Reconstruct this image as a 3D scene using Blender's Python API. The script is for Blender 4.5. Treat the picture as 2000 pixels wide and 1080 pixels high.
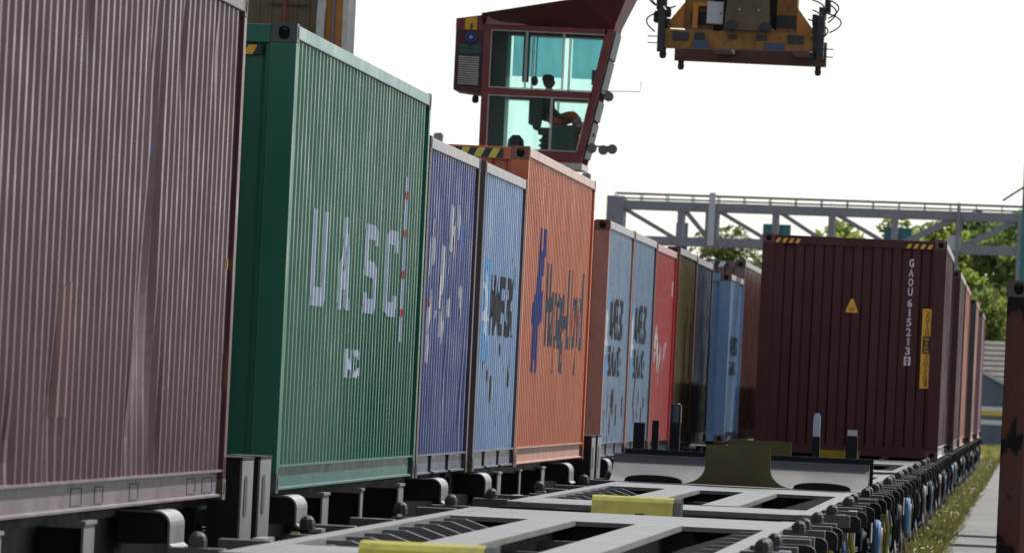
import bpy, bmesh, math, random
from mathutils import Vector, Matrix
R_ = math.radians
for o in list(bpy.data.objects): bpy.data.objects.remove(o, do_unlink=True)
S = bpy.context.scene
C = S.collection

# ------------------------------------------------------------------ camera
cam_d = bpy.data.cameras.new('camera'); cam = bpy.data.objects.new('camera', cam_d); C.objects.link(cam)
S.camera = cam
FPX = 17075.6
cam_d.sensor_width = 36.0; cam_d.lens = FPX/2000*36; cam_d.clip_start = 1; cam_d.clip_end = 9000
cr = Vector((0.99717113, 0.05871984, 0.04692249)); cu = Vector((-0.04611001, -0.01511672, 0.99882198)); cf = Vector((-0.05935998, 0.99816004, 0.01236638))
CZ = 1.8367
cam.matrix_world = Matrix(((cr.x, cu.x, -cf.x, 0), (cr.y, cu.y, -cf.y, 0), (cr.z, cu.z, -cf.z, CZ), (0, 0, 0, 1)))
cam_d.dof.use_dof = True; cam_d.dof.focus_distance = 68; cam_d.dof.aperture_fstop = 14
# ------------------------------------------------------------------ light
SUN_EL = 46.0; SUN_AZ = 32.0            # azimuth measured from the track direction (+Y) towards +X
w = bpy.data.worlds.new('World'); S.world = w; w.use_nodes = True
wn = w.node_tree; bg = wn.nodes['Background']
sky = wn.nodes.new('ShaderNodeTexSky'); sky.sky_type = 'NISHITA'; sky.sun_disc = False
sky.sun_elevation = R_(SUN_EL); sky.sun_rotation = R_(SUN_AZ); sky.air_density = 1.0; sky.dust_density = 0.35; sky.ozone_density = 1.0
hs_ = wn.nodes.new('ShaderNodeHueSaturation'); hs_.inputs['Saturation'].default_value = .4     # thin white veil over the whole sky
wn.links.new(sky.outputs[0], hs_.inputs['Color']); wn.links.new(hs_.outputs[0], bg.inputs[0]); bg.inputs[1].default_value = 0.09
sd = bpy.data.lights.new('sun', 'SUN'); sd.energy = 5.0; sd.angle = R_(0.53); sd.color = (1, .965, .92)
so = bpy.data.objects.new('sun', sd); C.objects.link(so); so.location = (0, 0, 60)
sdir = Vector((math.sin(R_(SUN_AZ))*math.cos(R_(SUN_EL)), math.cos(R_(SUN_AZ))*math.cos(R_(SUN_EL)), math.sin(R_(SUN_EL))))
so.rotation_euler = sdir.to_track_quat('Z', 'Y').to_euler()
S.view_settings.view_transform = 'Standard'; S.view_settings.look = 'None'; S.view_settings.gamma = 1
S.view_settings.use_curve_mapping = False; S.view_settings.exposure = 0.55
S.render.engine = 'CYCLES'

# ------------------------------------------------------------------ materials
MATS = {}
def nmat(name):
    m = bpy.data.materials.new(name); m.use_nodes = True; nt = m.node_tree
    return m, nt, nt.nodes['Principled BSDF']
def noise(nt, vec, scale, detail=4, rough=.55, mapscale=None):
    n = nt.nodes.new('ShaderNodeTexNoise'); n.inputs['Scale'].default_value = scale; n.inputs['Detail'].default_value = detail; n.inputs['Roughness'].default_value = rough
    if mapscale:
        mp = nt.nodes.new('ShaderNodeMapping'); mp.inputs['Scale'].default_value = mapscale; nt.links.new(vec, mp.inputs[0]); vec = mp.outputs[0]
    nt.links.new(vec, n.inputs['Vector']); return n.outputs['Fac']
def ramp(nt, fac, a, b, lo=0., hi=1.):
    r = nt.nodes.new('ShaderNodeMapRange'); r.clamp = True
    for i, v in zip((1, 2, 3, 4), (a, b, lo, hi)): r.inputs[i].default_value = v
    nt.links.new(fac, r.inputs[0]); return r.outputs[0]
def mix(nt, fac, a, b):
    m = nt.nodes.new('ShaderNodeMix'); m.data_type = 'RGBA'
    for s, v in ((m.inputs[0], fac), (m.inputs[6], a), (m.inputs[7], b)):
        if isinstance(v, (int, float)): s.default_value = v
        elif isinstance(v, (tuple, list)): s.default_value = (*v, 1)
        else: nt.links.new(v, s)
    return m.outputs[2]
def mul(nt, a, b):
    m = nt.nodes.new('ShaderNodeMath'); m.operation = 'MULTIPLY'
    for s, v in zip(m.inputs, (a, b)):
        if isinstance(v, (int, float)): s.default_value = v
        else: nt.links.new(v, s)
    return m.outputs[0]
def paint(name, col, rust=.15, fade=.25, rough=.42, dirt=.35, streak=.3, metal=0, spec=.5, rustcol=(.13, .045, .02), bump=.03, patch=None):
    if name in MATS: return MATS[name]
    m, nt, p = nmat(name)
    tc = nt.nodes.new('ShaderNodeTexCoord'); v = tc.outputs['Object']
    pale = tuple(min(1, c*.75+.16) for c in col); dark = tuple(c*.5 for c in col)
    c = mix(nt, ramp(nt, noise(nt, v, .9, 5), .4, .75, 0, fade), col, pale)
    c = mix(nt, ramp(nt, noise(nt, v, 2.2, 6, .6, (1, 1, .16)), .48, .78, 0, streak), c, dark)
    c = mix(nt, ramp(nt, noise(nt, v, 6, 6, .7), .5, .8, 0, dirt), c, (.06, .05, .045))
    big = ramp(nt, noise(nt, v, .8, 3), .35, .7); fine = ramp(nt, noise(nt, v, 9, 8, .72, (1, 1, .45)), .62-.22*rust, .70-.16*rust)
    rm = mul(nt, mul(nt, big, fine), min(1, rust*2.2))
    c = mix(nt, rm, c, rustcol)
    if patch: c = mix(nt, ramp(nt, noise(nt, v, 2.3, 7, .6, (1, 1, .6)), .50, .53), c, patch)
    nt.links.new(c, p.inputs['Base Color'])
    r = ramp(nt, noise(nt, v, 3, 5), .3, .7, rough-.06, rough+.14); nt.links.new(r, p.inputs['Roughness'])
    p.inputs['Metallic'].default_value = metal; p.inputs['Specular IOR Level'].default_value = spec
    if bump:
        b = nt.nodes.new('ShaderNodeBump'); b.inputs['Strength'].default_value = bump; b.inputs['Distance'].default_value = .01
        nt.links.new(noise(nt, v, 14, 6, .7), b.inputs['Height']); nt.links.new(b.outputs[0], p.inputs['Normal'])
    MATS[name] = m; return m
def flat(name, col, rough=.5, emit=None, spec=.5):
    if name in MATS: return MATS[name]
    m, nt, p = nmat(name)
    tc = nt.nodes.new('ShaderNodeTexCoord')
    c = mix(nt, ramp(nt, noise(nt, tc.outputs['Object'], 7, 6, .7), .4, .75, 0, .35), col, tuple(x*.55 for x in col))
    nt.links.new(c, p.inputs['Base Color']); p.inputs['Roughness'].default_value = rough; p.inputs['Specular IOR Level'].default_value = spec
    MATS[name] = m; return m
def glass(name, col, gloss=.12):
    m = bpy.data.materials.new(name); m.use_nodes = True; nt = m.node_tree; nt.nodes.clear()
    out = nt.nodes.new('ShaderNodeOutputMaterial'); t = nt.nodes.new('ShaderNodeBsdfTransparent'); g = nt.nodes.new('ShaderNodeBsdfGlossy')
    g.inputs['Roughness'].default_value = .04; t.inputs[0].default_value = (*col, 1)
    fr = nt.nodes.new('ShaderNodeFresnel'); fr.inputs[0].default_value = 1.16
    mx = nt.nodes.new('ShaderNodeMixShader'); nt.links.new(fr.outputs[0], mx.inputs[0]); nt.links.new(t.outputs[0], mx.inputs[1]); nt.links.new(g.outputs[0], mx.inputs[2])
    tc = nt.nodes.new('ShaderNodeTexCoord'); c = mix(nt, ramp(nt, noise(nt, tc.outputs['Object'], 2.5, 6, .65, (1.5, 1, .35)), .45, .8, 0, .45), col, tuple(x*.72 for x in col)); nt.links.new(c, t.inputs[0])
    nt.links.new(mx.outputs[0], out.inputs[0]); return m
def leafmat(name, c1, c2, trans=.45):
    m = bpy.data.materials.new(name); m.use_nodes = True; nt = m.node_tree; nt.nodes.clear()
    out = nt.nodes.new('ShaderNodeOutputMaterial'); d = nt.nodes.new('ShaderNodeBsdfDiffuse'); t = nt.nodes.new('ShaderNodeBsdfTranslucent'); g = nt.nodes.new('ShaderNodeBsdfGlossy'); g.inputs['Roughness'].default_value = .45
    geo = nt.nodes.new('ShaderNodeNewGeometry')
    c = mix(nt, geo.outputs['Random Per Island'], c1, c2)
    for s in (d, t): nt.links.new(c, s.inputs[0])
    mx = nt.nodes.new('ShaderNodeMixShader'); mx.inputs[0].default_value = trans
    nt.links.new(d.outputs[0], mx.inputs[1]); nt.links.new(t.outputs[0], mx.inputs[2])
    m2 = nt.nodes.new('ShaderNodeMixShader'); m2.inputs[0].default_value = .06
    nt.links.new(mx.outputs[0], m2.inputs[1]); nt.links.new(g.outputs[0], m2.inputs[2]); nt.links.new(m2.outputs[0], out.inputs[0]); return m

M_deck = paint('deck_steel', (0.13, 0.128, 0.126), rust=0.3, fade=0.3, rough=0.38, dirt=0.6, streak=.15)
M_black = paint('black_underframe', (.010, .010, .011), rust=.12, fade=.02, rough=.55, spec=.2, dirt=.2, rustcol=(.05, .028, .018))
M_arm = paint('arm_steel', (.045, .044, .045), rust=.2, fade=.2, rough=.45)
M_plate = paint('grey_plate', (.17, .175, .185), rust=.08, fade=.3, rough=.35)
M_lock = paint('brown_iron', (.03, .024, .022), rust=.3, fade=.02, rough=.6)
M_yel = paint('wagon_yellow', (.25, .24, .018), rust=0.2, fade=.02, rough=.75, spec=.2, dirt=0.85)
M_yelb = paint('grimy_yellow', (.085, .07, .012), rust=0.5, fade=.05, rough=.55, dirt=.95)
M_cast = paint('casting_iron', (.07, .05, .045), rust=.5, fade=.15, rough=.55)
M_hole = flat('hole_dark', (.008, .008, .008), .9)
M_white = paint('white_lettering', (.36, .42, .53), rust=.05, fade=.1, rough=.6, dirt=.3, spec=.3)
M_lwhite0 = paint('flake_white', (.5, .5, .52), rust=.05, fade=.1, rough=.6, dirt=.3)
M_hy = flat('hazard_yellow', (.75, .42, .03), .5); M_hk = flat('hazard_black', (.012, .012, .014), .5)

# ------------------------------------------------------------------ mesh helpers
class MB:
    def __init__(s): s.v = []; s.f = []
    def add(s, vs, fs):
        n = len(s.v); s.v += [tuple(q) for q in vs]; s.f += [tuple(i+n for i in f) for f in fs]; return s
    def box(s, x0, x1, y0, y1, z0, z1):
        return s.add([(x0, y0, z0), (x1, y0, z0), (x1, y1, z0), (x0, y1, z0), (x0, y0, z1), (x1, y0, z1), (x1, y1, z1), (x0, y1, z1)],
                     [(3, 2, 1, 0), (4, 5, 6, 7), (0, 1, 5, 4), (1, 2, 6, 5), (2, 3, 7, 6), (3, 0, 4, 7)])
    def prism(s, pts, a0, a1, axis='y'):
        """outline pts (2D) extruded along an axis; for 'y' pts are (x,z), for 'x' (y,z), for 'z' (x,y)"""
        def P(q, a): return {'y': (q[0], a, q[1]), 'x': (a, q[0], q[1]), 'z': (q[0], q[1], a)}[axis]
        n = len(pts); vs = [P(q, a0) for q in pts]+[P(q, a1) for q in pts]
        return s.add(vs, [tuple(range(n))[::-1], tuple(range(n, 2*n))]+[(i, (i+1) % n, n+(i+1) % n, n+i) for i in range(n)])
    def tube(s, path, r, n=8, cap=True):
        path = [Vector(q) for q in path]; rs = r if isinstance(r, (list, tuple)) else [r]*len(path)
        vs = []; fs = []; prev = None
        for i, q in enumerate(path):
            d = (path[min(i+1, len(path)-1)]-path[max(i-1, 0)]).normalized()
            a = Vector((0, 0, 1)) if abs(d.z) < .9 else Vector((1, 0, 0))
            if prev is not None: a = prev
            u = d.cross(a); u = u.normalized() if u.length > 1e-6 else Vector((1, 0, 0)); t = u.cross(d).normalized(); prev = t
            vs += [q+(u*math.cos(6.2832*k/n)+t*math.sin(6.2832*k/n))*rs[i] for k in range(n)]
        for i in range(len(path)-1):
            for k in range(n): fs.append((i*n+k, i*n+(k+1) % n, (i+1)*n+(k+1) % n, (i+1)*n+k))
        if cap: fs += [tuple(range(n))[::-1], tuple(range((len(path)-1)*n, len(path)*n))]
        return s.add(vs, fs)
    def lathe(s, prof, o=(0, 0, 0), axis='z', n=16):
        """prof: (radius, height)"""
        vs = []; fs = []
        for r, h in prof:
            for k in range(n):
                a = 6.28318*k/n; c, d = r*math.cos(a), r*math.sin(a)
                q = {'z': (c, d, h), 'x': (h, c, d), 'y': (c, h, d)}[axis]; vs.append((q[0]+o[0], q[1]+o[1], q[2]+o[2]))
        m = len(prof)
        for i in range(m-1):
            for k in range(n): fs.append((i*n+k, i*n+(k+1) % n, (i+1)*n+(k+1) % n, (i+1)*n+k))
        fs += [tuple(range(n))[::-1], tuple(range((m-1)*n, m*n))]
        return s.add(vs, fs)
    def bar(s, a, b, w_, h_):
        a, b = Vector(a), Vector(b); d = (b-a).normalized(); up = Vector((0, 0, 1)) if abs(d.z) < .95 else Vector((0, 1, 0))
        u = d.cross(up).normalized()*w_/2; t = u.normalized().cross(d).normalized()*h_/2
        return s.add([a-u-t, a+u-t, a+u+t, a-u+t, b-u-t, b+u-t, b+u+t, b-u+t], [(0, 1, 2, 3), (7, 6, 5, 4), (0, 4, 5, 1), (1, 5, 6, 2), (2, 6, 7, 3), (3, 7, 4, 0)])
    def mesh(s, mats, smooth=False, fix=True, bevel=0):
        me = bpy.data.meshes.new('mesh'); me.from_pydata(s.v, [], s.f)
        if fix or bevel:
            bm = bmesh.new(); bm.from_mesh(me)
            if bevel: bmesh.ops.bevel(bm, geom=list(bm.edges), offset=bevel, segments=2, affect='EDGES', profile=.6)
            bmesh.ops.recalc_face_normals(bm, faces=bm.faces); bm.to_mesh(me); bm.free()
        for m in (mats if isinstance(mats, (list, tuple)) else [mats]): me.materials.append(m)
        if smooth:
            me.polygons.foreach_set('use_smooth', [True]*len(me.polygons)); me.set_sharp_from_angle(angle=R_(38))
        return me
LOC = {}
def thing(name, loc, label, cat, group=None, kind=None):
    o = bpy.data.objects.new(name, None); C.objects.link(o); o.location = loc; o.empty_display_size = .3
    o['label'] = label
    o['category'] = cat
    if group: o['group'] = group
    LOC[o.name] = Vector(loc); return o
def inst(name, me, parent=None, loc=(0, 0, 0), rz=0, label=None, kind=None):
    o = bpy.data.objects.new(name, me); C.objects.link(o); o.parent = parent; o.location = loc
    if rz: o.rotation_euler.z = rz
    if label: o['label'] = label
    if kind: o['kind'] = kind
    return o
def wpart(mb, name, mat, parent, smooth=False, bevel=0, label=None):
    """part from world coordinates under an Empty (or a part of one)"""
    root = parent
    while root.parent: root = root.parent
    off = LOC[root.name]; mb.v = [(a-off.x, b-off.y, c-off.z) for a, b, c in mb.v]
    return inst(name, mb.mesh(mat, smooth, bevel=bevel), parent, label=label)
def struct(name, me, kind='structure', label=None):
    o = inst(name, me); o['kind'] = kind
    if label: o['label'] = label
    return o
CACHE = {}
def cached(key, fn):
    if key not in CACHE: CACHE[key] = fn()
    return CACHE[key]
def text_bm(s, width, height, bold=.0):
    cu_ = bpy.data.curves.new('t', 'FONT'); cu_.body = s; cu_.offset = bold; cu_.resolution_u = 3
    ob = bpy.data.objects.new('t', cu_); C.objects.link(ob); bpy.context.view_layer.update()
    me = bpy.data.meshes.new_from_object(ob); bpy.data.objects.remove(ob)
    bm = bmesh.new(); bm.from_mesh(me); bpy.data.meshes.remove(me)
    xs = [v.co.x for v in bm.verts]; ys = [v.co.y for v in bm.verts]
    sx = width/(max(xs)-min(xs)) if width else height/(max(ys)-min(ys))
    sy = height/(max(ys)-min(ys)); x0, y0 = min(xs), min(ys)
    for v in bm.verts: v.co = ((v.co.x-x0)*sx, (v.co.y-y0)*sy, 0)
    return bm
def poly_bm(polys):
    bm = bmesh.new()
    for p in polys:
        bm.faces.new([bm.verts.new((q[0], q[1], 0)) for q in p])
    bm.normal_update(); bmesh.ops.triangulate(bm, faces=bm.faces[:], ngon_method='EAR_CLIP'); return bm

# ------------------------------------------------------------------ ground
def ground_mat():
    m, nt, p = nmat('yard_ground'); tc = nt.nodes.new('ShaderNodeTexCoord'); v = tc.outputs['Object']
    c = mix(nt, ramp(nt, noise(nt, v, 18, 6, .7), .35, .7), (.05, .047, .044), (.11, .105, .1))
    c = mix(nt, ramp(nt, noise(nt, v, .25, 5), .5, .66), c, (.12, .115, .04))
    nt.links.new(c, p.inputs['Base Color']); p.inputs['Roughness'].default_value = .95
    b = nt.nodes.new('ShaderNodeBump'); b.inputs['Distance'].default_value = .05; nt.links.new(noise(nt, v, 25, 4), b.inputs['Height']); nt.links.new(b.outputs[0], p.inputs['Normal']); return m
gm = MB(); gm.add([(-3000, -300, -.3), (3000, -300, -.3), (3000, 6000, -.3), (-3000, 6000, -.3)], [(0, 1, 2, 3)])
struct('ground', gm.mesh(ground_mat()))
def path_mat():
    m, nt, p = nmat('path_asphalt'); tc = nt.nodes.new('ShaderNodeTexCoord'); v = tc.outputs['Object']
    c = mix(nt, ramp(nt, noise(nt, v, 1.1, 6, .65, (1, .25, 1)), .35, .7), (.095, .092, .09), (.15, .147, .14))
    c = mix(nt, ramp(nt, noise(nt, v, 30, 3, .7), .55, .75, 0, .6), c, (.06, .06, .06))
    c = mix(nt, ramp(nt, noise(nt, v, .35, 5, .6, (1, .3, 1)), .58, .66, 0, .5), c, (.2, .195, .18))
    nt.links.new(c, p.inputs['Base Color']); p.inputs['Roughness'].default_value = .85
    b = nt.nodes.new('ShaderNodeBump'); b.inputs['Distance'].default_value = .02; nt.links.new(noise(nt, v, 40, 3), b.inputs['Height']); nt.links.new(b.outputs[0], p.inputs['Normal']); return m
random.seed(5)
pm = MB(); edge = []
yy = -40.0
while yy < 340: edge.append((-1.14+.0013*max(0, yy-60)+random.uniform(-.03, .03), yy)); yy += 1.5
n = len(edge)
vs = [(x, y, -.14) for x, y in edge]+[(9, y, -.14) for x, y in edge]+[(x, y, -.3) for x, y in edge]
pm.add(vs, [(i, n+i, n+i+1, i+1) for i in range(n-1)]+[(i, i+1, 2*n+i+1, 2*n+i) for i in range(n-1)])
struct('path', pm.mesh(path_mat(), fix=False))
# road crossing far off
rd = MB(); rd.box(-60, 60, 352, 362, -.295, -.24); struct('road', rd.mesh(path_mat()))

# tracks
XR, XL = -2.358, -5.804
M_rail = paint('rail_steel', (.1, .07, .055), rust=.6, rough=.5); M_sleeper = paint('sleeper_concrete', (.16, .14, .12), rust=.1, rough=.9, dirt=.7)
M_ball = ground_mat()
def rail_mesh():
    b = MB(); pr = [(-.07, -.16), (.07, -.16), (.07, -.145), (.012, -.13), (.012, -.04), (.035, -.03), (.035, 0), (-.035, 0), (-.035, -.03), (-.012, -.04), (-.012, -.13), (-.07, -.145)]
    b.prism(pr, -20, 330, 'y'); return b.mesh(M_rail)
for X, lab in ((XR, 'right'), (XL, 'left')):
    bb = MB(); bb.prism([(X-1.75, -.297), (X+1.25, -.297), (X+1.1, -.19), (X-1.5, -.19)], -20, 330); bal = struct('ballast_bed', bb.mesh(M_ball))
    for s in (-1, 1): inst('rail', cached('rail', rail_mesh), bal, (X+s*.753, 0, 0))
    sl = MB()
    for k in range(540): sl.box(X-1.25, X+1.15, -19.8+k*.65, -19.56+k*.65, -.2, -.158)
    inst('sleepers', sl.mesh(M_sleeper, fix=False), bal, kind='stuff')

# ------------------------------------------------------------------ containers
HC, ST, L40, L20 = 2.896, 2.591, 12.19, 6.058
def side_knots(L):
    k = [(.13, .0)]; n = int((L-.36)/.278); rest = (L-.36)-n*.278; y = .18+rest/2
    for i in range(n):
        k += [(y, .036), (y+.035, .036), (y+.103, 0.), (y+.175, 0.), (y+.243, .036)]; y += .278
        k[-1] = (y-.035, .036)
    k += [(y, .036), (L-.13, 0.)]
    out = [k[0]]
    for q in k[1:]:
        if q[0] > out[-1][0]+1e-4: out.append(q)
    return out
def end_knots():
    k = [(-1.06, .0)]; n = 8; p = 2.06/n; x = -1.03
    for i in range(n):
        k += [(x, .0), (x+p*.40, .0), (x+p*.5, .042), (x+p*.9, .042)]; x += p
    k += [(x, 0.), (1.06, 0.)]
    out = [k[0]]
    for q in k[1:]:
        if q[0] > out[-1][0]+1e-4: out.append(q)
    return out
def interp(kn, y):
    if y <= kn[0][0]: return kn[0][1]
    for a, b in zip(kn, kn[1:]):
        if y <= b[0]: return a[1]+(b[1]-a[1])*(y-a[0])/(b[0]-a[0])
    return kn[-1][1]
XO = 1.2      # outer face of the side ridges
class Cont: pass
def side_surface(kn, rows, wob, sgn):
    b = MB(); nr = len(rows)
    vs = [(sgn*(XO-d+wob(y, z)), y, z) for y, d in kn for z in rows]
    fs = [(i*nr+j, (i+1)*nr+j, (i+1)*nr+j+1, i*nr+j+1) for i in range(len(kn)-1) for j in range(nr-1)]
    if sgn < 0: fs = [f[::-1] for f in fs]
    return b.add(vs, fs)
def casting_mesh(sx, sy, sz, mat, detail=True):
    """outer corner at the origin, body going to -sx,-sy,-sz; holes on the three outer faces"""
    W, D, H = .162, .178, .118
    b = MB()
    def face(P, a, bb, ra, rb):      # P(u,v,depth) with u in 0..a, v in 0..b
        N = 16; out = []; inn = []; dp = []
        for k in range(N):
            t = 6.28318*k/N+.0001; c, s = math.cos(t), math.sin(t)
            q = 1/max(abs(c)/(a/2), abs(s)/(bb/2)); out.append(P(a/2+c*q, bb/2+s*q, 0))
            e = 1/((abs(c)/ra)**2.6+(abs(s)/rb)**2.6)**(1/2.6); inn.append(P(a/2+c*e, bb/2+s*e, 0)); dp.append(P(a/2+c*e, bb/2+s*e, .04))
        b.add(out+inn+dp, [(k, (k+1) % N, N+(k+1) % N, N+k) for k in range(N)]+[(N+k, N+(k+1) % N, 2*N+(k+1) % N, 2*N+k) for k in range(N)]+[tuple(range(2*N, 3*N))])
        # corners of the square left by the polar sampling
        for ca, cb in ((0, 0), (a, 0), (a, bb), (0, bb)):
            t = math.atan2(cb-bb/2, ca-a/2) % 6.28318; k = int(t/6.28318*N); b.add([P(ca, cb, 0), out[k], out[(k+1) % N]], [(0, 1, 2)])
    face(lambda u, v, d: (-sx*u, -sy*d, -sz*v), W, H, .036, .042)
    face(lambda u, v, d: (-sx*d, -sy*u, -sz*v), D, H, .036, .042)
    face(lambda u, v, d: (-sx*u, -sy*v, -sz*d), W, D, .035, .06)
    b.add([(-sx*W, 0, 0), (-sx*W, -sy*D, 0), (-sx*W, -sy*D, -sz*H), (-sx*W, 0, -sz*H)], [(0, 1, 2, 3)])
    b.add([(0, -sy*D, 0), (-sx*W, -sy*D, 0), (-sx*W, -sy*D, -sz*H), (0, -sy*D, -sz*H)], [(0, 1, 2, 3)])
    b.add([(0, 0, -sz*H), (-sx*W, 0, -sz*H), (-sx*W, -sy*D, -sz*H), (0, -sy*D, -sz*H)], [(0, 1, 2, 3)])
    me = b.mesh([mat, M_hole], fix=False)
    # dark inside of the holes
    for p in me.polygons:
        if len(p.vertices) == 16: p.material_index = 1
    bm = bmesh.new(); bm.from_mesh(me); bmesh.ops.remove_doubles(bm, verts=bm.verts, dist=1e-5); bmesh.ops.recalc_face_normals(bm, faces=bm.faces); bm.to_mesh(me); bm.free()
    return me
def hazard(parent, x0, x1, z0, z1, y, mk, n=4, slant=.5):
    b = MB(); b.box(x0, x1, y, y+.004, z0, z1); plate = inst('hazard_plate', b.mesh(M_hk), parent)
    p = (x1-x0)/n; hgt = z1-z0
    for k in range(n):
        a = x0+k*p; q = [(a, z0), (a+p*.5, z0), (min(x1, a+p*.5+hgt*slant), z1), (min(x1, a+hgt*slant), z1)]
        s = MB(); s.prism(q, y-.0025, y+.002); inst('yellow_stripe', s.mesh(mk), plate)
def container(name, lab, Xc, Y0, L, H, paintm, endm=None, postm=None, railm=None, botm=None, zoff=0, wobble=.0008, dents=(), rows_n=7, topw=None, castm=None, seed=1, pockets=None, hzd=(), headm=None):
    c = Cont(); c.L, c.H, c.Y0 = L, H, Y0; rnd = random.Random(seed)
    root = thing(name, (Xc, Y0, 1.10+zoff), lab, 'container', 'shipping containers on the trains'); c.root = root
    endm = endm or paintm; postm = postm or paintm; railm = railm or paintm; botm = botm or paintm; castm = castm or M_cast; headm = headm or endm
    kn = side_knots(L); c.kn = kn; z0, z1 = .165, H-.085
    rows = [z0+(z1-z0)*i/(rows_n-1) for i in range(rows_n)]; c.rows = rows
    tab = {}
    def wob(y, z):
        k = (round(y, 3), round(z, 3))
        if k not in tab:
            d = rnd.uniform(-wobble, wobble) if z0+.01 < z < z1-.01 else 0
            for (dy, dz, ry, rz, amp) in dents:
                e = ((y-dy)/ry)**2+((z-dz)/rz)**2
                if e < 6: d -= amp*math.exp(-e)
            tab[k] = d
        return tab[k]
    def surf(y, z):           # x of the right-hand side at (y,z)
        d = interp(kn, y); wv = 0
        if dents or wobble:
            for a, b in zip(kn, kn[1:]):
                if a[0] <= y <= b[0]+1e-6:
                    t = (y-a[0])/(b[0]-a[0])
                    for r0, r1 in zip(rows, rows[1:]):
                        if r0-1e-6 <= z <= r1+1e-6:
                            s = (z-r0)/(r1-r0); wv = (wob(a[0], r0)*(1-t)+wob(b[0], r0)*t)*(1-s)+(wob(a[0], r1)*(1-t)+wob(b[0], r1)*t)*s
                    break
        return XO-d+wv
    c.surf = surf
    inst('side_wall', side_surface(kn, rows, wob, 1).mesh(paintm, fix=False), root)
    inst('side_wall', cached(('ls', L, H, paintm.name), lambda: side_surface(kn, [z0, z1], lambda y, z: 0, -1).mesh(paintm, fix=False)), root)
    ek = end_knots(); c.ek = ek
    def endw(yv, s):
        b = MB(); vs = [(x, yv+s*d, z) for x, d in ek for z in (.14, H-.1)]
        return b.add(vs, [(2*i, 2*i+2, 2*i+3, 2*i+1) for i in range(len(ek)-1)]).mesh(endm, fix=False)
    inst('end_wall', cached(('e0', L, H, endm.name), lambda: endw(.035, 1)), root)
    inst('end_wall', cached(('e1', L, H, endm.name), lambda: endw(L-.035, -1)), root)
    def roof():
        b = MB(); k = int(L/.21); vs = []
        for i in range(k+1):
            y = .1+(L-.2)*i/k
            vs += [(-1.17, y, H-.03-(.018 if i % 2 else 0)), (1.17, y, H-.03-(.018 if i % 2 else 0))]
        return b.add(vs, [(2*i, 2*i+1, 2*i+3, 2*i+2) for i in range(k)]).mesh(paintm, fix=False)
    inst('roof', cached(('rf', L, H, paintm.name), roof), root)
    def flr(): b = MB(); b.box(-1.15, 1.15, .1, L-.1, .1, .14); return b.mesh(M_black)
    inst('floor', cached(('fl', L), flr), root)
    for sx in (-1, 1):
        for sy in (0, 1):
            def post():
                b = MB(); x1 = sx*1.217; x0 = sx*1.055; y0 = .002 if sy == 0 else L-.15; b.box(min(x0, x1), max(x0, x1), y0, y0+.148, .118, H-.118); return b.mesh(postm, bevel=.006)
            inst('corner_post', cached(('po', sx, sy, L, H, postm.name), post), root)
            for sz in (0, 1):
                me = cached(('ca', sx, sy, sz, castm.name), lambda: casting_mesh(sx, -1 if sy == 0 else 1, 1 if sz else -1, castm))
                inst('corner_casting', me, root, (sx*1.219, 0 if sy == 0 else L, H if sz else 0))
        def trail():
            b = MB(); a, d = sorted((sx*1.155, sx*1.2165)); b.box(a, d, .178, L-.178, H-.092, H-.008); return b.mesh(railm, bevel=.006)
        inst('top_rail', cached(('tr', sx, L, H, railm.name), trail), root)
        def brail():
            b = MB()
            prof = [(1.13, .172), (1.213, .172), (1.213, .16), (1.183, .156), (1.183, .034), (1.208, .03), (1.208, .018), (1.13, .018)]
            prof = [(sx*x, z) for x, z in prof]
            if pockets:
                cuts = [.178]
                for q in pockets: cuts += [L/2+q-.18, L/2+q+.18]
                cuts.append(L-.178)
                for i in range(0, len(cuts), 2): b.prism(prof, cuts[i], cuts[i+1])
                for q in pockets: b.prism([(sx*x, z) for x, z in ((1.13, .172), (1.213, .172), (1.213, .15), (1.13, .15))], L/2+q-.18, L/2+q+.18)
            else: b.prism(prof, .178, L-.178)
            return b.mesh(botm)
        inst('bottom_rail', cached(('br', sx, L, botm.name, str(pockets)), brail), root)
    for sy in (0, 1):
        def head(): b = MB(); y0 = .006 if sy == 0 else L-.09; b.box(-1.055, 1.055, y0, y0+.084, H-.125, H-.012); return b.mesh(headm, bevel=.005)
        def sill(): b = MB(); y0 = .006 if sy == 0 else L-.09; b.box(-1.055, 1.055, y0, y0+.084, .02, .15); return b.mesh(headm, bevel=.005)
        inst('end_header', cached(('hd', sy, L, H, headm.name), head), root); inst('end_sill', cached(('sl', sy, L, headm.name), sill), root)
    for (x0, x1, za, zb, yv, n, mk) in hzd: hazard(root, x0, x1, za, zb, yv, mk, n)
    return c
def on_side(c, bm, y, z, mat, name='lettering', lift=.0035):
    """wrap a flat sheet (u,v) onto the right-hand corrugated wall"""
    for v in bm.verts: v.co.x += y; v.co.y += z
    for axis, vals in ((0, [k[0] for k in c.kn]), (1, c.rows)):
        lo = min(v.co[axis] for v in bm.verts); hi = max(v.co[axis] for v in bm.verts)
        for q in vals:
            if lo < q < hi:
                no = Vector((0, 0, 0)); no[axis] = 1; co = Vector((0, 0, 0)); co[axis] = q
                bmesh.ops.bisect_plane(bm, geom=bm.verts[:]+bm.edges[:]+bm.faces[:], plane_co=co, plane_no=no, dist=1e-5)
    for v in bm.verts: u, t = v.co.x, v.co.y; v.co = (c.surf(u, t)+lift, u, t)
    bmesh.ops.recalc_face_normals(bm, faces=bm.faces)
    if sum(f.normal.x for f in bm.faces) < 0: bmesh.ops.reverse_faces(bm, faces=bm.faces)
    me = bpy.data.meshes.new('mesh'); bm.to_mesh(me); bm.free(); me.materials.append(mat); return inst(name, me, c.root)
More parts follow.
